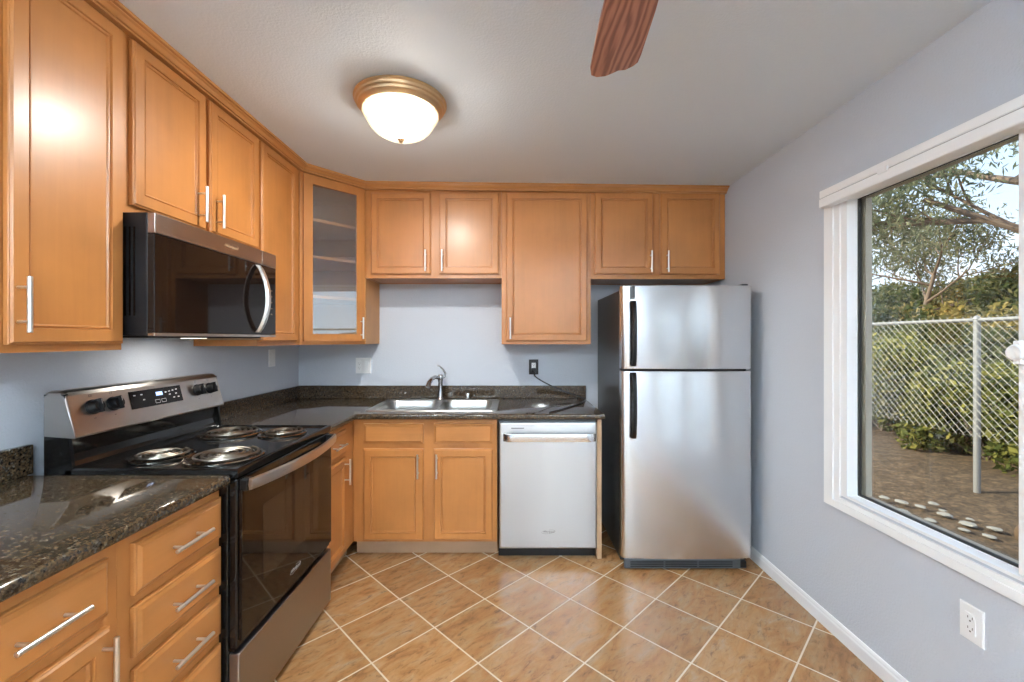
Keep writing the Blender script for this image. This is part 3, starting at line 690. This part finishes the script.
text('Whirlpool', DF, .228, .178, .0304, .0165, logoD, ddw, 'logo', .2)
bm = newbm(); ringmesh(bm, DF, .227, .178, .0306, .042, .011, .0006, .12, PI*.62, PI*2.45); obj('logo_swoosh', bm, logoD, ddw)
text('dishwasher', DF, .035, .822, .0304, .014, logoD, ddw, 'control_print') if False else None
bm = newbm(); box(bm, (-.005, .818, .0302), (.075, .824, .0306), DF); obj('vent_slot', bm, logoD, ddw)
bm = newbm(); box(bm, (-.085, .0008, -.045), (.526, .071, -.03), DF); obj('kick_plate', bm, blackP, dw)
bm = newbm(); box(bm, (-.086, .8565, -.001), (.526, .868, .004), DF); box(bm, (.39, .866, .004), (.43, .872, .014), DF); obj('mounting_bracket', bm, greyP, dw)

# ------------------------------------------------------------------ refrigerator
FX0, FX1, FYF = .653, 1.434, 2.556
fg = thing('refrigerator', 'top freezer stainless steel refrigerator in the right back corner', 'refrigerator', (1.03, 2.95, 0))
bm = newbm(); box(bm, (FX0+.006, 2.63, .03), (FX1-.006, 3.325, 1.675), None, .006)
for x in (FX0+.08, FX1-.08):
    for y in (2.68, 3.28): tube(bm, [(x, y, .0005), (x, y, .032)], .02, 12)
obj('body', bm, fridgeSide, fg)
FF = Fr((0, FYF, 0), (1, 0, 0), (0, -1, 0))
def fdoor(z0, z1, lab):
    bm = newbm(); W_ = FX1-FX0; pts = []
    # plan outline: softly bowed front with rounded vertical corners
    r = .030
    for i in range(7):
        a = PI + PI/2*i/6; pts.append((FX0+r+r*math.cos(a), FYF+r+.010+r*math.sin(a)))
    for i in range(1, 12):
        t_ = i/12; pts.append((FX0+r+(W_-2*r)*t_, FYF+.010-.010*math.sin(PI*t_)))
    for i in range(7):
        a = -PI/2 + PI/2*i/6; pts.append((FX1-r+r*math.cos(a), FYF+r+.010+r*math.sin(a)))
    pts += [(FX1, FYF+.070), (FX0, FYF+.070)]
    cx, cy = (FX0+FX1)/2, FYF+.04
    def lp(k, z): return [V((cx+(x-cx)*(1-k/ (W_/2)), cy+(y-cy)*(1-k/.04), z)) for x, y in pts]
    loft(bm, [lp(.004, z0), lp(.001, z0+.002), lp(0, z0+.005), lp(0, z1-.005), lp(.001, z1-.002), lp(.004, z1)])
    return obj('door', bm, steelF, fg, True, label=lab)
fd1 = fdoor(1.196, 1.694, 'freezer door'); fd2 = fdoor(.070, 1.184, 'lower refrigerator door')
bm = newbm(); box(bm, (FX0+.02, FYF+.062, .09), (FX1-.02, 2.632, 1.67)); obj('door_gasket', bm, blackM, fg)
def fhandle(z0, z1, dr_, flip):
    bm = newbm(); n = 20; lo4 = []
    for i in range(n+1):
        t_ = i/n; z = z0+(z1-z0)*t_; s = math.sin(PI*min(1, max(0, t_)))**.5
        q = .006+.038*s; a = .716; hw = .012+.006*(1-s)
        lo4.append([FF.p(a-hw, z, q), FF.p(a-hw*.7, z, q+.014), FF.p(a+hw*.7, z, q+.014), FF.p(a+hw, z, q), FF.p(a+hw*.7, z, q-.008 if 0 < i < n else q-.002), FF.p(a-hw*.7, z, q-.008 if 0 < i < n else q-.002)])
    loft(bm, lo4); obj('handle', bm, blackP, dr_, True, label='black curved handle')
fhandle(1.215, 1.600, fd1, 1); fhandle(.790, 1.178, fd2, 0)
bm = newbm(); box(bm, (.702, 1.612, -.004), (.726, 1.688, .008), FF, .003); obj('handle_cap', bm, greyP, fd1)
bm = newbm(); box(bm, (FX0+.015, FYF+.012, .010), (FX1-.075, FYF+.030, .064), None, .004); kg = obj('base_grille', bm, greyP, fg)
bm = newbm()
for k in range(3):
    z = .022+.013*k
    for a0_, a1_ in ((FX0+.05, .90), (.91, 1.10), (1.11, 1.31)): box(bm, (a0_, FYF+.0095, z), (a1_, FYF+.0118, z+.006))
obj('grille_slat', bm, blackP, kg)
bm = newbm(); box(bm, (1.345, FYF+.02, .012), (1.40, FYF+.07, .050), None, .006); tube(bm, [(1.36, FYF+.04, .018), (1.40, FYF+.04, .018)], .017, 16); obj('roller', bm, blackP, fg, True)
bm = newbm(); box(bm, (1.37, 2.575, 1.6945), (1.408, 2.66, 1.703), None, .003); obj('hinge_cover', bm, blackP, fg)

# ------------------------------------------------------------------ outlets, switches, cord
def plate_thing(name, label, cat, fr, a0, a1, b0, b1, gangs, plateM=plast, inM=plast, group=None):
    c_ = fr.p((a0+a1)/2, b0, 0); t_ = thing(name, label, cat, c_, group)
    bm = newbm(); rings(bm, fr, a0, a1, b0, b1, [(0, .0004), (0, .003), (.003, .006), (.012, .0065)]); cov = obj('cover_plate', bm, plateM, t_)
    n = len(gangs); wd = (a1-a0)/n; zc = (b0+b1)/2
    for i, g in enumerate(gangs):
        ca = a0+wd*(i+.5)
        bm = newbm(); box(bm, (ca-.0165, zc-.033, .0055), (ca+.0165, zc+.033, .0085), fr, .001)
        if g == 'outlet':
            o = obj('receptacle', bm, inM, t_)
            bm = newbm()
            for s in (-.017, .017):
                box(bm, (ca-.008, zc+s-.001, .0084), (ca-.006, zc+s+.007, .0088), fr); box(bm, (ca+.006, zc+s-.001, .0084), (ca+.008, zc+s+.006, .0088), fr)
                lathe(bm, None, [(.0028, .0084), (.0028, .0088)], 10, Fr(fr.p(ca, zc+s-.008, 0), fr.u, fr.n, fr.v), (True, True))
            obj('slots', bm, dark, o)
        else:
            o = obj('rocker', bm, inM, t_)
            bm = newbm(); loft(bm, [[fr.p(a, b, c_) for a, b, c_ in ((x, zc-.030, .0087), (x, zc+.030, .0087), (x, zc+.030, .0125), (x, zc, .0095), (x, zc-.030, .0095))] for x in (ca-.0135, ca+.0135)]); obj('paddle', bm, inM, o)
    return t_
WB = Fr((0, YB, 0), (1, 0, 0), (0, -1, 0)); WL = Fr((XL, 0, 0), (0, 1, 0), (1, 0, 0)); WR = Fr((XR, 0, 0), (0, 1, 0), (-1, 0, 0))
plate_thing('outlet_and_switch', 'white double gang outlet and switch plate on the back wall left of the sink', 'outlet', WB, -1.222, -1.102, 1.106, 1.228, ['outlet', 'switch'])
plate_thing('electrical_outlet', 'black outlet plate with white receptacle and a plugged in cord on the back wall', 'outlet', WB, .133, .206, 1.098, 1.215, ['outlet'], blackP, plast)
plate_thing('light_switch', 'white single switch plate on the left wall near the corner', 'switch', WL, 2.962, 3.040, 1.183, 1.302, ['switch'])
plate_thing('electrical_outlet', 'white outlet plate low on the right wall below the window', 'outlet', WR, 1.374, 1.449, .386, .504, ['outlet'])
bm = newbm(); box(bm, (.152, 1.112, .009), (.187, 1.150, .034), WB, .006); tube(bm, [WB.p(.17, 1.125, .030), WB.p(.172, 1.105, .040), WB.p(.178, 1.085, .040)], [.009, .007, .005], 12)
pts = [(.178, YB-.040, 1.088), (.20, YB-.046, 1.070), (.26, YB-.05, 1.035), (.34, YB-.05, .998), (.42, YB-.05, .965), (.50, YB-.05, .938), (.545, YB-.052, .922), (.562, YB-.060, .916), (.560, YB-.090, .9148), (.535, 3.20, .9148), (.47, 3.05, .9148), (.39, 2.92, .9148), (.31, 2.80, .9148), (.258, 2.735, .9148), (.235, 2.705, .9148)]
def smoothpath(p, n=6):
    p = [V(q) for q in p]; out = []
    for i in range(len(p)-1):
        a, b, c_, d = p[max(i-1, 0)], p[i], p[i+1], p[min(i+2, len(p)-1)]
        for k in range(n):
            t_ = k/n; out.append(.5*((2*b)+(c_-a)*t_+(2*a-5*b+4*c_-d)*t_*t_+(3*b-a-3*c_+d)*t_**3))
    return out+[p[-1]]
tube(bm, smoothpath(pts), .0050, 8)
tag(obj('power_cord', bm, blackP, smooth=True), 'black power cord plugged into the black outlet and lying across the granite countertop', 'cord')

# ------------------------------------------------------------------ ceiling light
LX, LY = -.505, 1.965
ZL = ceil(LX)
cl = thing('ceiling_light', 'round flush ceiling light with a gold rim and frosted glass bowl', 'ceiling light', (LX, LY, ZL))
bm = newbm(); lathe(bm, (LX, LY, ZL), [(.155, -.0028), (.197, -.0028), (.205, -.008), (.206, -.014), (.199, -.020), (.197, -.030), (.189, -.034), (.187, -.044), (.177, -.050), (.172, -.058), (.165, -.060), (.162, -.052), (.162, -.0028)], 64)
obj('rim', bm, brass, cl, True, label='gold stepped rim')
bowlM = bpy.data.materials.new('frosted_lamp_glass'); bowlM.use_nodes = True; nb_ = bowlM.node_tree; nb_.nodes.clear()
o_ = nb_.nodes.new('ShaderNodeOutputMaterial'); tl = nb_.nodes.new('ShaderNodeBsdfTranslucent'); tr = nb_.nodes.new('ShaderNodeBsdfTransparent'); em = nb_.nodes.new('ShaderNodeEmission'); gl = nb_.nodes.new('ShaderNodeBsdfGlossy')
tl.inputs[0].default_value = (.95, .85, .65, 1); tr.inputs[0].default_value = (1, .96, .90, 1); em.inputs[0].default_value = (1, .82, .52, 1); em.inputs[1].default_value = .42; gl.inputs['Roughness'].default_value = .15
m1 = nb_.nodes.new('ShaderNodeMixShader'); m1.inputs[0].default_value = .985; a1_ = nb_.nodes.new('ShaderNodeAddShader'); m2_ = nb_.nodes.new('ShaderNodeMixShader'); m2_.inputs[0].default_value = .05
nb_.links.new(tl.outputs[0], m1.inputs[1]); nb_.links.new(tr.outputs[0], m1.inputs[2]); nb_.links.new(m1.outputs[0], a1_.inputs[0]); nb_.links.new(em.outputs[0], a1_.inputs[1])
fw = nb_.nodes.new('ShaderNodeLayerWeight'); fw.inputs[0].default_value = .5; fp = nb_.nodes.new('ShaderNodeMath'); fp.operation = 'POWER'; fp.inputs[1].default_value = 1.6; nb_.links.new(fw.outputs['Facing'], fp.inputs[0])
e2 = nb_.nodes.new('ShaderNodeEmission'); e2.inputs[0].default_value = (1, .80, .52, 1); e2.inputs[1].default_value = .48; m3 = nb_.nodes.new('ShaderNodeMixShader')
nb_.links.new(fp.outputs[0], m3.inputs[0]); nb_.links.new(a1_.outputs[0], m3.inputs[1]); nb_.links.new(e2.outputs[0], m3.inputs[2]); nb_.links.new(m3.outputs[0], m2_.inputs[1]); nb_.links.new(gl.outputs[0], m2_.inputs[2]); nb_.links.new(m2_.outputs[0], o_.inputs[0])
bm = newbm(); pr = [(.160, -.052), (.168, -.062), (.167, -.072), (.157, -.085), (.148, -.102), (.134, -.125), (.110, -.147), (.078, -.163), (.042, -.173), (.012, -.176)]
sg = 72; loops = [[V((LX+r*(1+.012*math.cos(24*2*PI*k/sg))*math.cos(2*PI*k/sg), LY+r*(1+.012*math.cos(24*2*PI*k/sg))*math.sin(2*PI*k/sg), ZL+h)) for k in range(sg)] for r, h in pr]
loft(bm, loops, False, True); obj('glass_bowl', bm, bowlM, cl, True, label='lit frosted glass bowl')
bm = newbm(); lathe(bm, (LX, LY, ZL), [(.001, -.172), (.014, -.174), (.016, -.178), (.009, -.181), (.011, -.186), (.006, -.192), (.001, -.194)], 20); obj('finial', bm, brass, cl, True)
for s in (-1, 1):
    light('bulb_light', 'POINT', (LX-.055*s, LY+.02*s, ZL-.105), 2.6, (.98, .98, .95), shadow_soft_size=.035)
light('lamp_disc_light', 'AREA', (LX, LY, ZL-.065), 12.5, (.94, .98, 1.0), shape='DISK', size=.13)

# ------------------------------------------------------------------ ceiling fan (one blade reaches into view)
fanW = mat('fan_blade_wood', (.25, .09, .045), .32, 0, **{'Coat Weight': .2})
v = coords(fanW, (9, 1.3, 6), False)
wv = N(fanW, 'ShaderNodeTexWave', Scale=1.7, Distortion=11.0, Detail=3.0); wv.inputs['Detail Scale'].default_value = 1.2; L(fanW, v, wv.inputs['Vector'])
r_ = ramp(fanW, wv.outputs['Fac'], [(0, (.24, .085, .045)), (.5, (.40, .155, .085)), (1, (.50, .22, .13))]); L(fanW, r_.outputs[0], B(fanW).inputs['Base Color'])
hx, hy, hz = .266, .665, 2.205
fn = thing('ceiling_fan', 'ceiling fan with reddish brown wood blades at the top of the view', 'ceiling fan', (hx, hy, ceil(hx)))
bm = newbm(); lathe(bm, (hx, hy, 0), [(.001, ZC-.002), (.065, ZC-.002), (.07, ZC-.02), (.04, ZC-.05), (.014, ZC-.055), (.014, 2.32), (.05, 2.315), (.105, 2.30), (.125, 2.27), (.125, 2.235), (.10, 2.215), (.06, 2.20), (.055, 2.16), (.001, 2.155)], 40); obj('motor', bm, brass, fn, True)
for k in range(5):
    A = math.radians(86.0 + 72*k); u = V((math.cos(A), math.sin(A), 0)); s_ = V((-u.y, u.x, 0)); nn = (V((0, 0, 1)) + s_*.16).normalized(); s2 = nn.cross(u).normalized()
    fb = Fr((hx, hy, hz), u, nn, s2)
    out = [(.20, -.045), (.20, .045), (.26, .056), (.45, .066), (.62, .068), (.655, .066), (.670, .056), (.682, .035), (.678, .015), (.686, .0), (.694, -.02), (.690, -.045), (.674, -.062), (.64, -.068), (.45, -.066), (.26, -.056)]
    out = [(a, -b*1.09) for a, b in out]
    bm = newbm(); loft(bm, [[fb.p(a, b, 0) for a, b in out], [fb.p(a, b, .007) for a, b in out]])
    bl = obj('blade', bm, fanW, fn)
    if k: pass
    bm = newbm(); tube(bm, [fb.p(.09, 0, .012), fb.p(.16, 0, .004), fb.p(.26, 0, -.004)], [.014, .012, .010], 10); box(bm, (.20, -.035, -.006), (.29, .035, -.0005), fb); obj('blade_arm', bm, brass, bl)
# two invented flush lights behind the camera, added to brighten the room
def added_rear_light(x, y, e):
    t_ = thing('ceiling_light', 'plain white round flush light added unseen behind the viewer to fill the room', 'ceiling light', (x, y, ceil(x)), 'added flush lights filling the room behind the viewer')
    bm = newbm(); lathe(bm, (x, y, ZC), [(.19, -.0008), (.20, -.01), (.19, -.03), (.17, -.035), (.17, -.0008)], 40); obj('rim', bm, white, t_, True)
    bm = newbm(); lathe(bm, (x, y, ZC), [(.168, -.03), (.15, -.06), (.11, -.08), (.05, -.09), (.005, -.092)], 40, None, (False, True)); obj('glass_bowl', bm, bowlM, t_, True)
    light('bulb_light', 'POINT', (x, y, ZC-.055), e, (.85, .94, 1.0), shadow_soft_size=.06)
added_rear_light(-.55, -1.6, 42)
added_rear_light(.75, -2.6, 42)
def fill_uplight(x, y, e, lab):  # invented out-of-view stand lamp, added to bounce soft fill off the ceiling
    t_ = thing('added_floor_lamp', lab, 'added fill lamp', (x, y, 0))
    bm = newbm(); lathe(bm, (x, y, 0), [(.14, .0006), (.14, .015), (.12, .025), (.02, .04), (.012, .05)], 36, None, (True, True)); obj('base', bm, nickel, t_, True)
    bm = newbm(); tube(bm, [(x, y, .045), (x, y, 1.70)], .012, 14); obj('pole', bm, nickel, t_, True)
    bm = newbm(); lathe(bm, (x, y, 1.70), [(.012, 0), (.05, .01), (.11, .05), (.16, .12), (.156, .12), (.106, .055), (.046, .016), (.001, .01)], 40); obj('lamp_shade', bm, white, t_, True)
    o = light('fill_spot', 'SPOT', (x, y, 1.76), e, (.82, .95, .985), spot_size=2.5, spot_blend=.5, shadow_soft_size=.06); o.rotation_euler = (PI, 0, 0)
fill_uplight(-1.25, -1.4, 310, 'white standing uplight added unseen for fill by the left wall behind the viewer')
fill_uplight(1.1, -1.9, 310, 'white standing uplight added unseen for fill by the right wall behind the viewer')

# ------------------------------------------------------------------ outdoors
GZ = -.28
soil = mat('leaf_litter_soil', (.1, .07, .04), .95)
sv = coords(soil, (1, 1, 1), False)
n1 = N(soil, 'ShaderNodeTexNoise', Scale=9.0, Detail=10.0, Roughness=.8); L(soil, sv, n1.inputs['Vector'])
n2 = N(soil, 'ShaderNodeTexVoronoi', Scale=38.0); L(soil, sv, n2.inputs['Vector'])
ra = ramp(soil, n1.outputs['Fac'], [(.3, (.03, .022, .012)), (.5, (.11, .075, .042)), (.62, (.20, .14, .085)), (.75, (.10, .12, .04))])
rb = ramp(soil, n2.outputs['Color'], [(0, (.5, .5, .5)), (1, (1.5, 1.4, 1.3))])
mm = N(soil, 'ShaderNodeMix', data_type='RGBA', blend_type='MULTIPLY'); mm.inputs['Factor'].default_value = 1
L(soil, ra.outputs[0], mm.inputs['A']); L(soil, rb.outputs[0], mm.inputs['B']); L(soil, mm.outputs['Result'], B(soil).inputs['Base Color'])
bump(soil, n1.outputs['Fac'], 1.0, .05)
bm = newbm(); nx, ny = 60, 70; gvs = []
for i in range(nx+1):
    row = []
    for j in range(ny+1):
        x = XR+.125 + 40*(i/nx)**1.6; y = -14 + 50*j/ny
        z = GZ + .03*math.sin(x*1.7+y*.9)+.02*math.sin(y*3.1-x) + max(0, x-6.0)*.07
        row.append(bm.verts.new((x, y, z)))
    gvs.append(row)
for i in range(nx):
    for j in range(ny): bm.faces.new((gvs[i][j], gvs[i+1][j], gvs[i+1][j+1], gvs[i][j+1]))
g = obj('ground', bm, soil, None, True); g['kind'] = 'structure'
bm = newbm(); box(bm, (-12, -16, -.30), (XR+.122, YF-.125, -.02)); g = obj('patio', bm, mat('patio_concrete', (.45, .43, .40), .8)); g['kind'] = 'structure'
def leafmat(name, cols, trans=.5):
    m = bpy.data.materials.new(name); m.use_nodes = True; n = m.node_tree; n.nodes.clear()
    o = n.nodes.new('ShaderNodeOutputMaterial'); d = n.nodes.new('ShaderNodeBsdfDiffuse'); t = n.nodes.new('ShaderNodeBsdfTranslucent'); mi = n.nodes.new('ShaderNodeMixShader'); mi.inputs[0].default_value = trans
    g = n.nodes.new('ShaderNodeNewGeometry'); r = n.nodes.new('ShaderNodeValToRGB'); el = r.color_ramp.elements
    el[0].color = (*cols[0], 1); el[1].color = (*cols[-1], 1)
    for i, c_ in enumerate(cols[1:-1]): e = el.new((i+1)/(len(cols)-1)); e.color = (*c_, 1)
    n.links.new(g.outputs['Random Per Island'], r.inputs[0]); n.links.new(r.outputs[0], d.inputs[0]); n.links.new(r.outputs[0], t.inputs[0])
    n.links.new(d.outputs[0], mi.inputs[1]); n.links.new(t.outputs[0], mi.inputs[2]); n.links.new(mi.outputs[0], o.inputs[0]); return m
leafGrey = leafmat('grey_green_leaves', [(.10, .13, .08), (.20, .23, .14), (.30, .31, .19), (.16, .18, .12)])
leafDark = leafmat('dark_green_leaves', [(.06, .08, .035), (.13, .15, .06), (.22, .20, .09)])
leafGold = leafmat('golden_leaves', [(.20, .19, .07), (.38, .30, .10), (.45, .36, .15)])
leafYG = leafmat('yellow_green_leaves', [(.06, .08, .025), (.15, .17, .05), (.40, .37, .10)])
bark = mat('tree_bark', (.17, .13, .10), .9)
rng = np.random.default_rng(5)
def leaves(name, centers, radii, count, size, m, parent, aspect=.35, droop=0.0, label=None):
    centers = np.array(centers, float); radii = np.array(radii, float)
    idx = rng.integers(0, len(centers), count)
    d = rng.normal(size=(count, 3)); d /= np.linalg.norm(d, axis=1)[:, None]
    rr = rng.random(count)**.45
    P = centers[idx] + d*rr[:, None]*radii[idx] if radii.ndim == 2 else centers[idx] + d*(rr*radii[idx])[:, None]
    a = rng.normal(size=(count, 3)); a[:, 2] -= droop; a /= np.linalg.norm(a, axis=1)[:, None]
    b = np.cross(a, rng.normal(size=(count, 3))); b /= np.linalg.norm(b, axis=1)[:, None]
    s = size*(.6+.8*rng.random(count))[:, None]
    q = np.stack([P-a*s, P+b*s*aspect, P+a*s, P-b*s*aspect], 1).reshape(-1, 3)
    base = wpos(parent) if parent else V((0, 0, 0))
    cc = q.mean(0); q = q-cc
    me = bpy.data.meshes.new(name); me.vertices.add(len(q)); me.vertices.foreach_set('co', q.ravel())
    me.loops.add(len(q)); me.loops.foreach_set('vertex_index', np.arange(len(q)))
    me.polygons.add(count); me.polygons.foreach_set('loop_start', np.arange(0, len(q), 4)); me.polygons.foreach_set('loop_total', np.full(count, 4))
    me.update(); me.materials.append(m)
    o = bpy.data.objects.new(name, me); C.objects.link(o); o.parent = parent; o.location = V(cc)-base
    if label: o['label'] = label
    return o
def branch(bm, p, d, ln, r, depth, tips, bend=.25, up=.1):
    pts = [V(p)]; d = V(d).normalized(); n = 5
    for i in range(n):
        d = (d + V((random.uniform(-1, 1), random.uniform(-1, 1), random.uniform(-.7, .7)+up))*bend*.5).normalized(); pts.append(pts[-1]+d*ln/n)
    tube(bm, pts, [r*(1-.5*i/n) for i in range(n+1)], 7 if depth > 1 else 5)
    if depth == 0: tips.append(pts[-1]); tips.append(pts[-3]); return
    for k in range(3 if depth > 1 else 4):
        i = random.choice((2, 3, 4, 5)); nd = (d + V((random.uniform(-1, 1), random.uniform(-1, 1), random.uniform(-.6, .8)))*.9)
        branch(bm, pts[i], nd, ln*.62, r*.5, depth-1, tips, bend, up)
def tree(label, x, y, h, spread, m, count, size, group, lean=(0, 0), droop=0., rad=.9, r=.16, aspect=.35):
    z = GZ + max(0, x-6)*.07 - .05
    t_ = thing('tree', label, 'tree', (x, y, z), group)
    bm = newbm(); tips = []
    base = V((x, y, z)); top = base+V((lean[0], lean[1], h*.55))
    tube(bm, [base, base.lerp(top, .35)+V((.1, .05, 0)), base.lerp(top, .7), top], [r, r*.8, r*.65, r*.5], 10)
    for k in range(6):
        a = k*1.05+random.random(); p = base.lerp(top, .55+.45*random.random())
        branch(bm, p, (math.cos(a), math.sin(a), .5), spread*.62, r*.42, 2, tips)
    obj('trunk', bm, bark, t_, True)
    leaves('foliage', tips, [rad]*len(tips), count, size, m, t_, aspect, droop)
    return t_
tg = 'trees beyond the chain link fence'
tree('tall grey green tree filling the top right of the window view', 10.0, 5.9, 8.0, 4.2, leafGrey, 26000, .075, tg, (-.9, 1.2), .8, .7, .20, .24)
tree('thin grey green tree behind the shrubs at the left of the window view', 13.5, 14.8, 6.2, 2.6, leafGrey, 9000, .08, tg, (.5, -.5), .9, .6, .10, .25)
tree('low golden tree in the far background right of the fence post', 17, 14.6, 3.2, 1.5, leafGold, 9000, .10, tg, (0, 0), 0, .7, .12)
tree('dark low tree in the far background at the left of the window view', 17, 20.5, 3.4, 1.8, leafDark, 14000, .12, tg, (0, 0), 0, .9, .14)
tree('dark low tree in the far background, second from the left of the window view', 19, 18.3, 3.6, 1.8, leafDark, 14000, .12, tg, (0, 0), 0, .9, .14)
tree('dark low tree in the far background at the right edge of the window view', 16, 11.6, 3.4, 1.9, leafDark, 14000, .12, tg, (0, 0), 0, .9, .14)
tree('small golden tree in the far background left of the fence post', 14.2, 17.0, 2.6, 1.2, leafGold, 8000, .09, tg, (0, 0), 0, .6, .10)
sg_ = 'shrubs along the fence'
def shrub(label, x, y, h, w_, m, count, size=.05):
    z = GZ + max(0, x-6)*.07
    t_ = thing('shrub', label, 'shrub', (x, y, z), sg_)
    cs = [(x+random.uniform(-w_, w_)*.6, y+random.uniform(-w_, w_), z+h*random.uniform(.15, .85)) for _ in range(26)]
    bm = newbm()
    for c_ in cs: tube(bm, [(x, y, z-.02), ((x+c_[0])/2+.04, (y+c_[1])/2, z+(c_[2]-z)*.6), c_], [.014, .01, .004], 5)
    obj('stems', bm, bark, t_)
    leaves('foliage', cs, [h*.26]*len(cs), count, size, m, t_, .5)
shrub('tall yellow green shrub beyond the fence at the left of the window', 6.6, 7.7, 1.7, .8, leafYG, 9000)
shrub('low green shrub beyond the fence in the middle of the window', 6.7, 6.7, 1.15, .8, leafDark, 8000)
shrub('bright yellow green shrub directly behind the fence post', 6.5, 5.9, 1.25, .7, leafYG, 9000)
shrub('yellow green shrub beyond the fence at the right edge of the window', 6.6, 5.0, 1.35, .8, leafYG, 9000)
shrub('dark green shrub further back behind the fence, left of the post', 9.5, 10.2, 2.0, 1.3, leafDark, 12000, .07)
shrub('dark green shrub further back behind the fence, right of the post', 9.4, 8.6, 1.7, 1.3, leafDark, 12000, .07)
shrub('golden shrub far back behind the fence', 11.5, 11.0, 2.2, 1.5, leafGold, 9000, .08)
shrub('dark shrub far back at the left side of the window', 11.0, 13.2, 2.4, 1.6, leafDark, 14000, .08)
# chain-link fence
galv = mat('galvanized_steel', (.30, .30, .29), .5, .5)
FXX = 5.0; ft = 1.58
fe = thing('chain_link_fence', 'galvanized chain link fence running past the window outside', 'fence', (FXX, 5, GZ))
for y in (1.45, 4.645, 7.84, 11.0):
    bm = newbm(); lathe(bm, (FXX, y, GZ-.06), [(.030, 0), (.030, ft-GZ+.06), (.036, ft-GZ+.065), (.036, ft-GZ+.075), (.02, ft-GZ+.10), (.001, ft-GZ+.11)], 14); obj('post', bm, galv, fe, True)
bm = newbm(); tube(bm, [(FXX, -.5, ft), (FXX, 12.5, ft)], .021, 10); obj('top_rail', bm, galv, fe, True)
bm = newbm(); zb, zt_ = GZ+.60, ft+.04; hgt = zt_-zb; sp_ = .085
Y = -.5-hgt
while Y < 12.5:
    for s in (1, -1):
        y0_, y1_ = (Y, Y+hgt) if s > 0 else (Y+hgt, Y)
        a_, b_ = V((FXX-.032+.003*s, y0_, zb)), V((FXX-.032+.003*s, y1_, zt_))
        if min(y0_, y1_) > -.5 and max(y0_, y1_) < 12.5: tube(bm, [a_, b_], .0016, 3)
    Y += sp_
obj('chain_link_mesh', bm, galv, fe)
# stones and a dark brown rounded lump of unidentified kind near the house
rk = mat('pale_stone', (.25, .245, .22), .9)
def stone(x, y, s):
    bm = newbm(); bmesh.ops.create_icosphere(bm, subdivisions=2, radius=s)
    for v_ in bm.verts: v_.co = V((x+v_.co.x*(1+.3*random.uniform(-1, 1)), y+v_.co.y*1.2*(1+.3*random.uniform(-1, 1)), GZ+.02+max(v_.co.z*.3, -.03)))
    return bm
rs = []
for x, y in ((3.83, 4.46), (3.90, 4.34), (3.98, 4.22), (4.10, 4.12), (4.02, 4.02), (4.14, 3.92), (4.05, 3.82), (4.16, 3.72), (3.72, 4.10), (3.80, 3.90), (3.86, 3.70), (3.95, 3.58), (3.66, 4.32), (3.6, 3.8), (3.7, 3.6), (4.2, 4.3)):
    rs.append((x+random.uniform(-.02, .02), y, random.uniform(.025, .055)))
for x, y, s in rs: tag(obj('stone', stone(x, y, s), rk), 'small flat pale stone lying on the soil below the window', 'stone', 'flat pale stones on the soil below the window')
bm = newbm(); bmesh.ops.create_icosphere(bm, subdivisions=3, radius=.15)
for v_ in bm.verts: v_.co = V((4.30+v_.co.x*(1+.1*math.sin(9*v_.co.y)), 3.50+v_.co.y, GZ+.04+v_.co.z*.8))
tag(obj('lump', bm, mat('brown_lump', (.10, .06, .03), .8), smooth=True), 'dark brown rounded rock on the soil at the lower right of the window', 'lump')
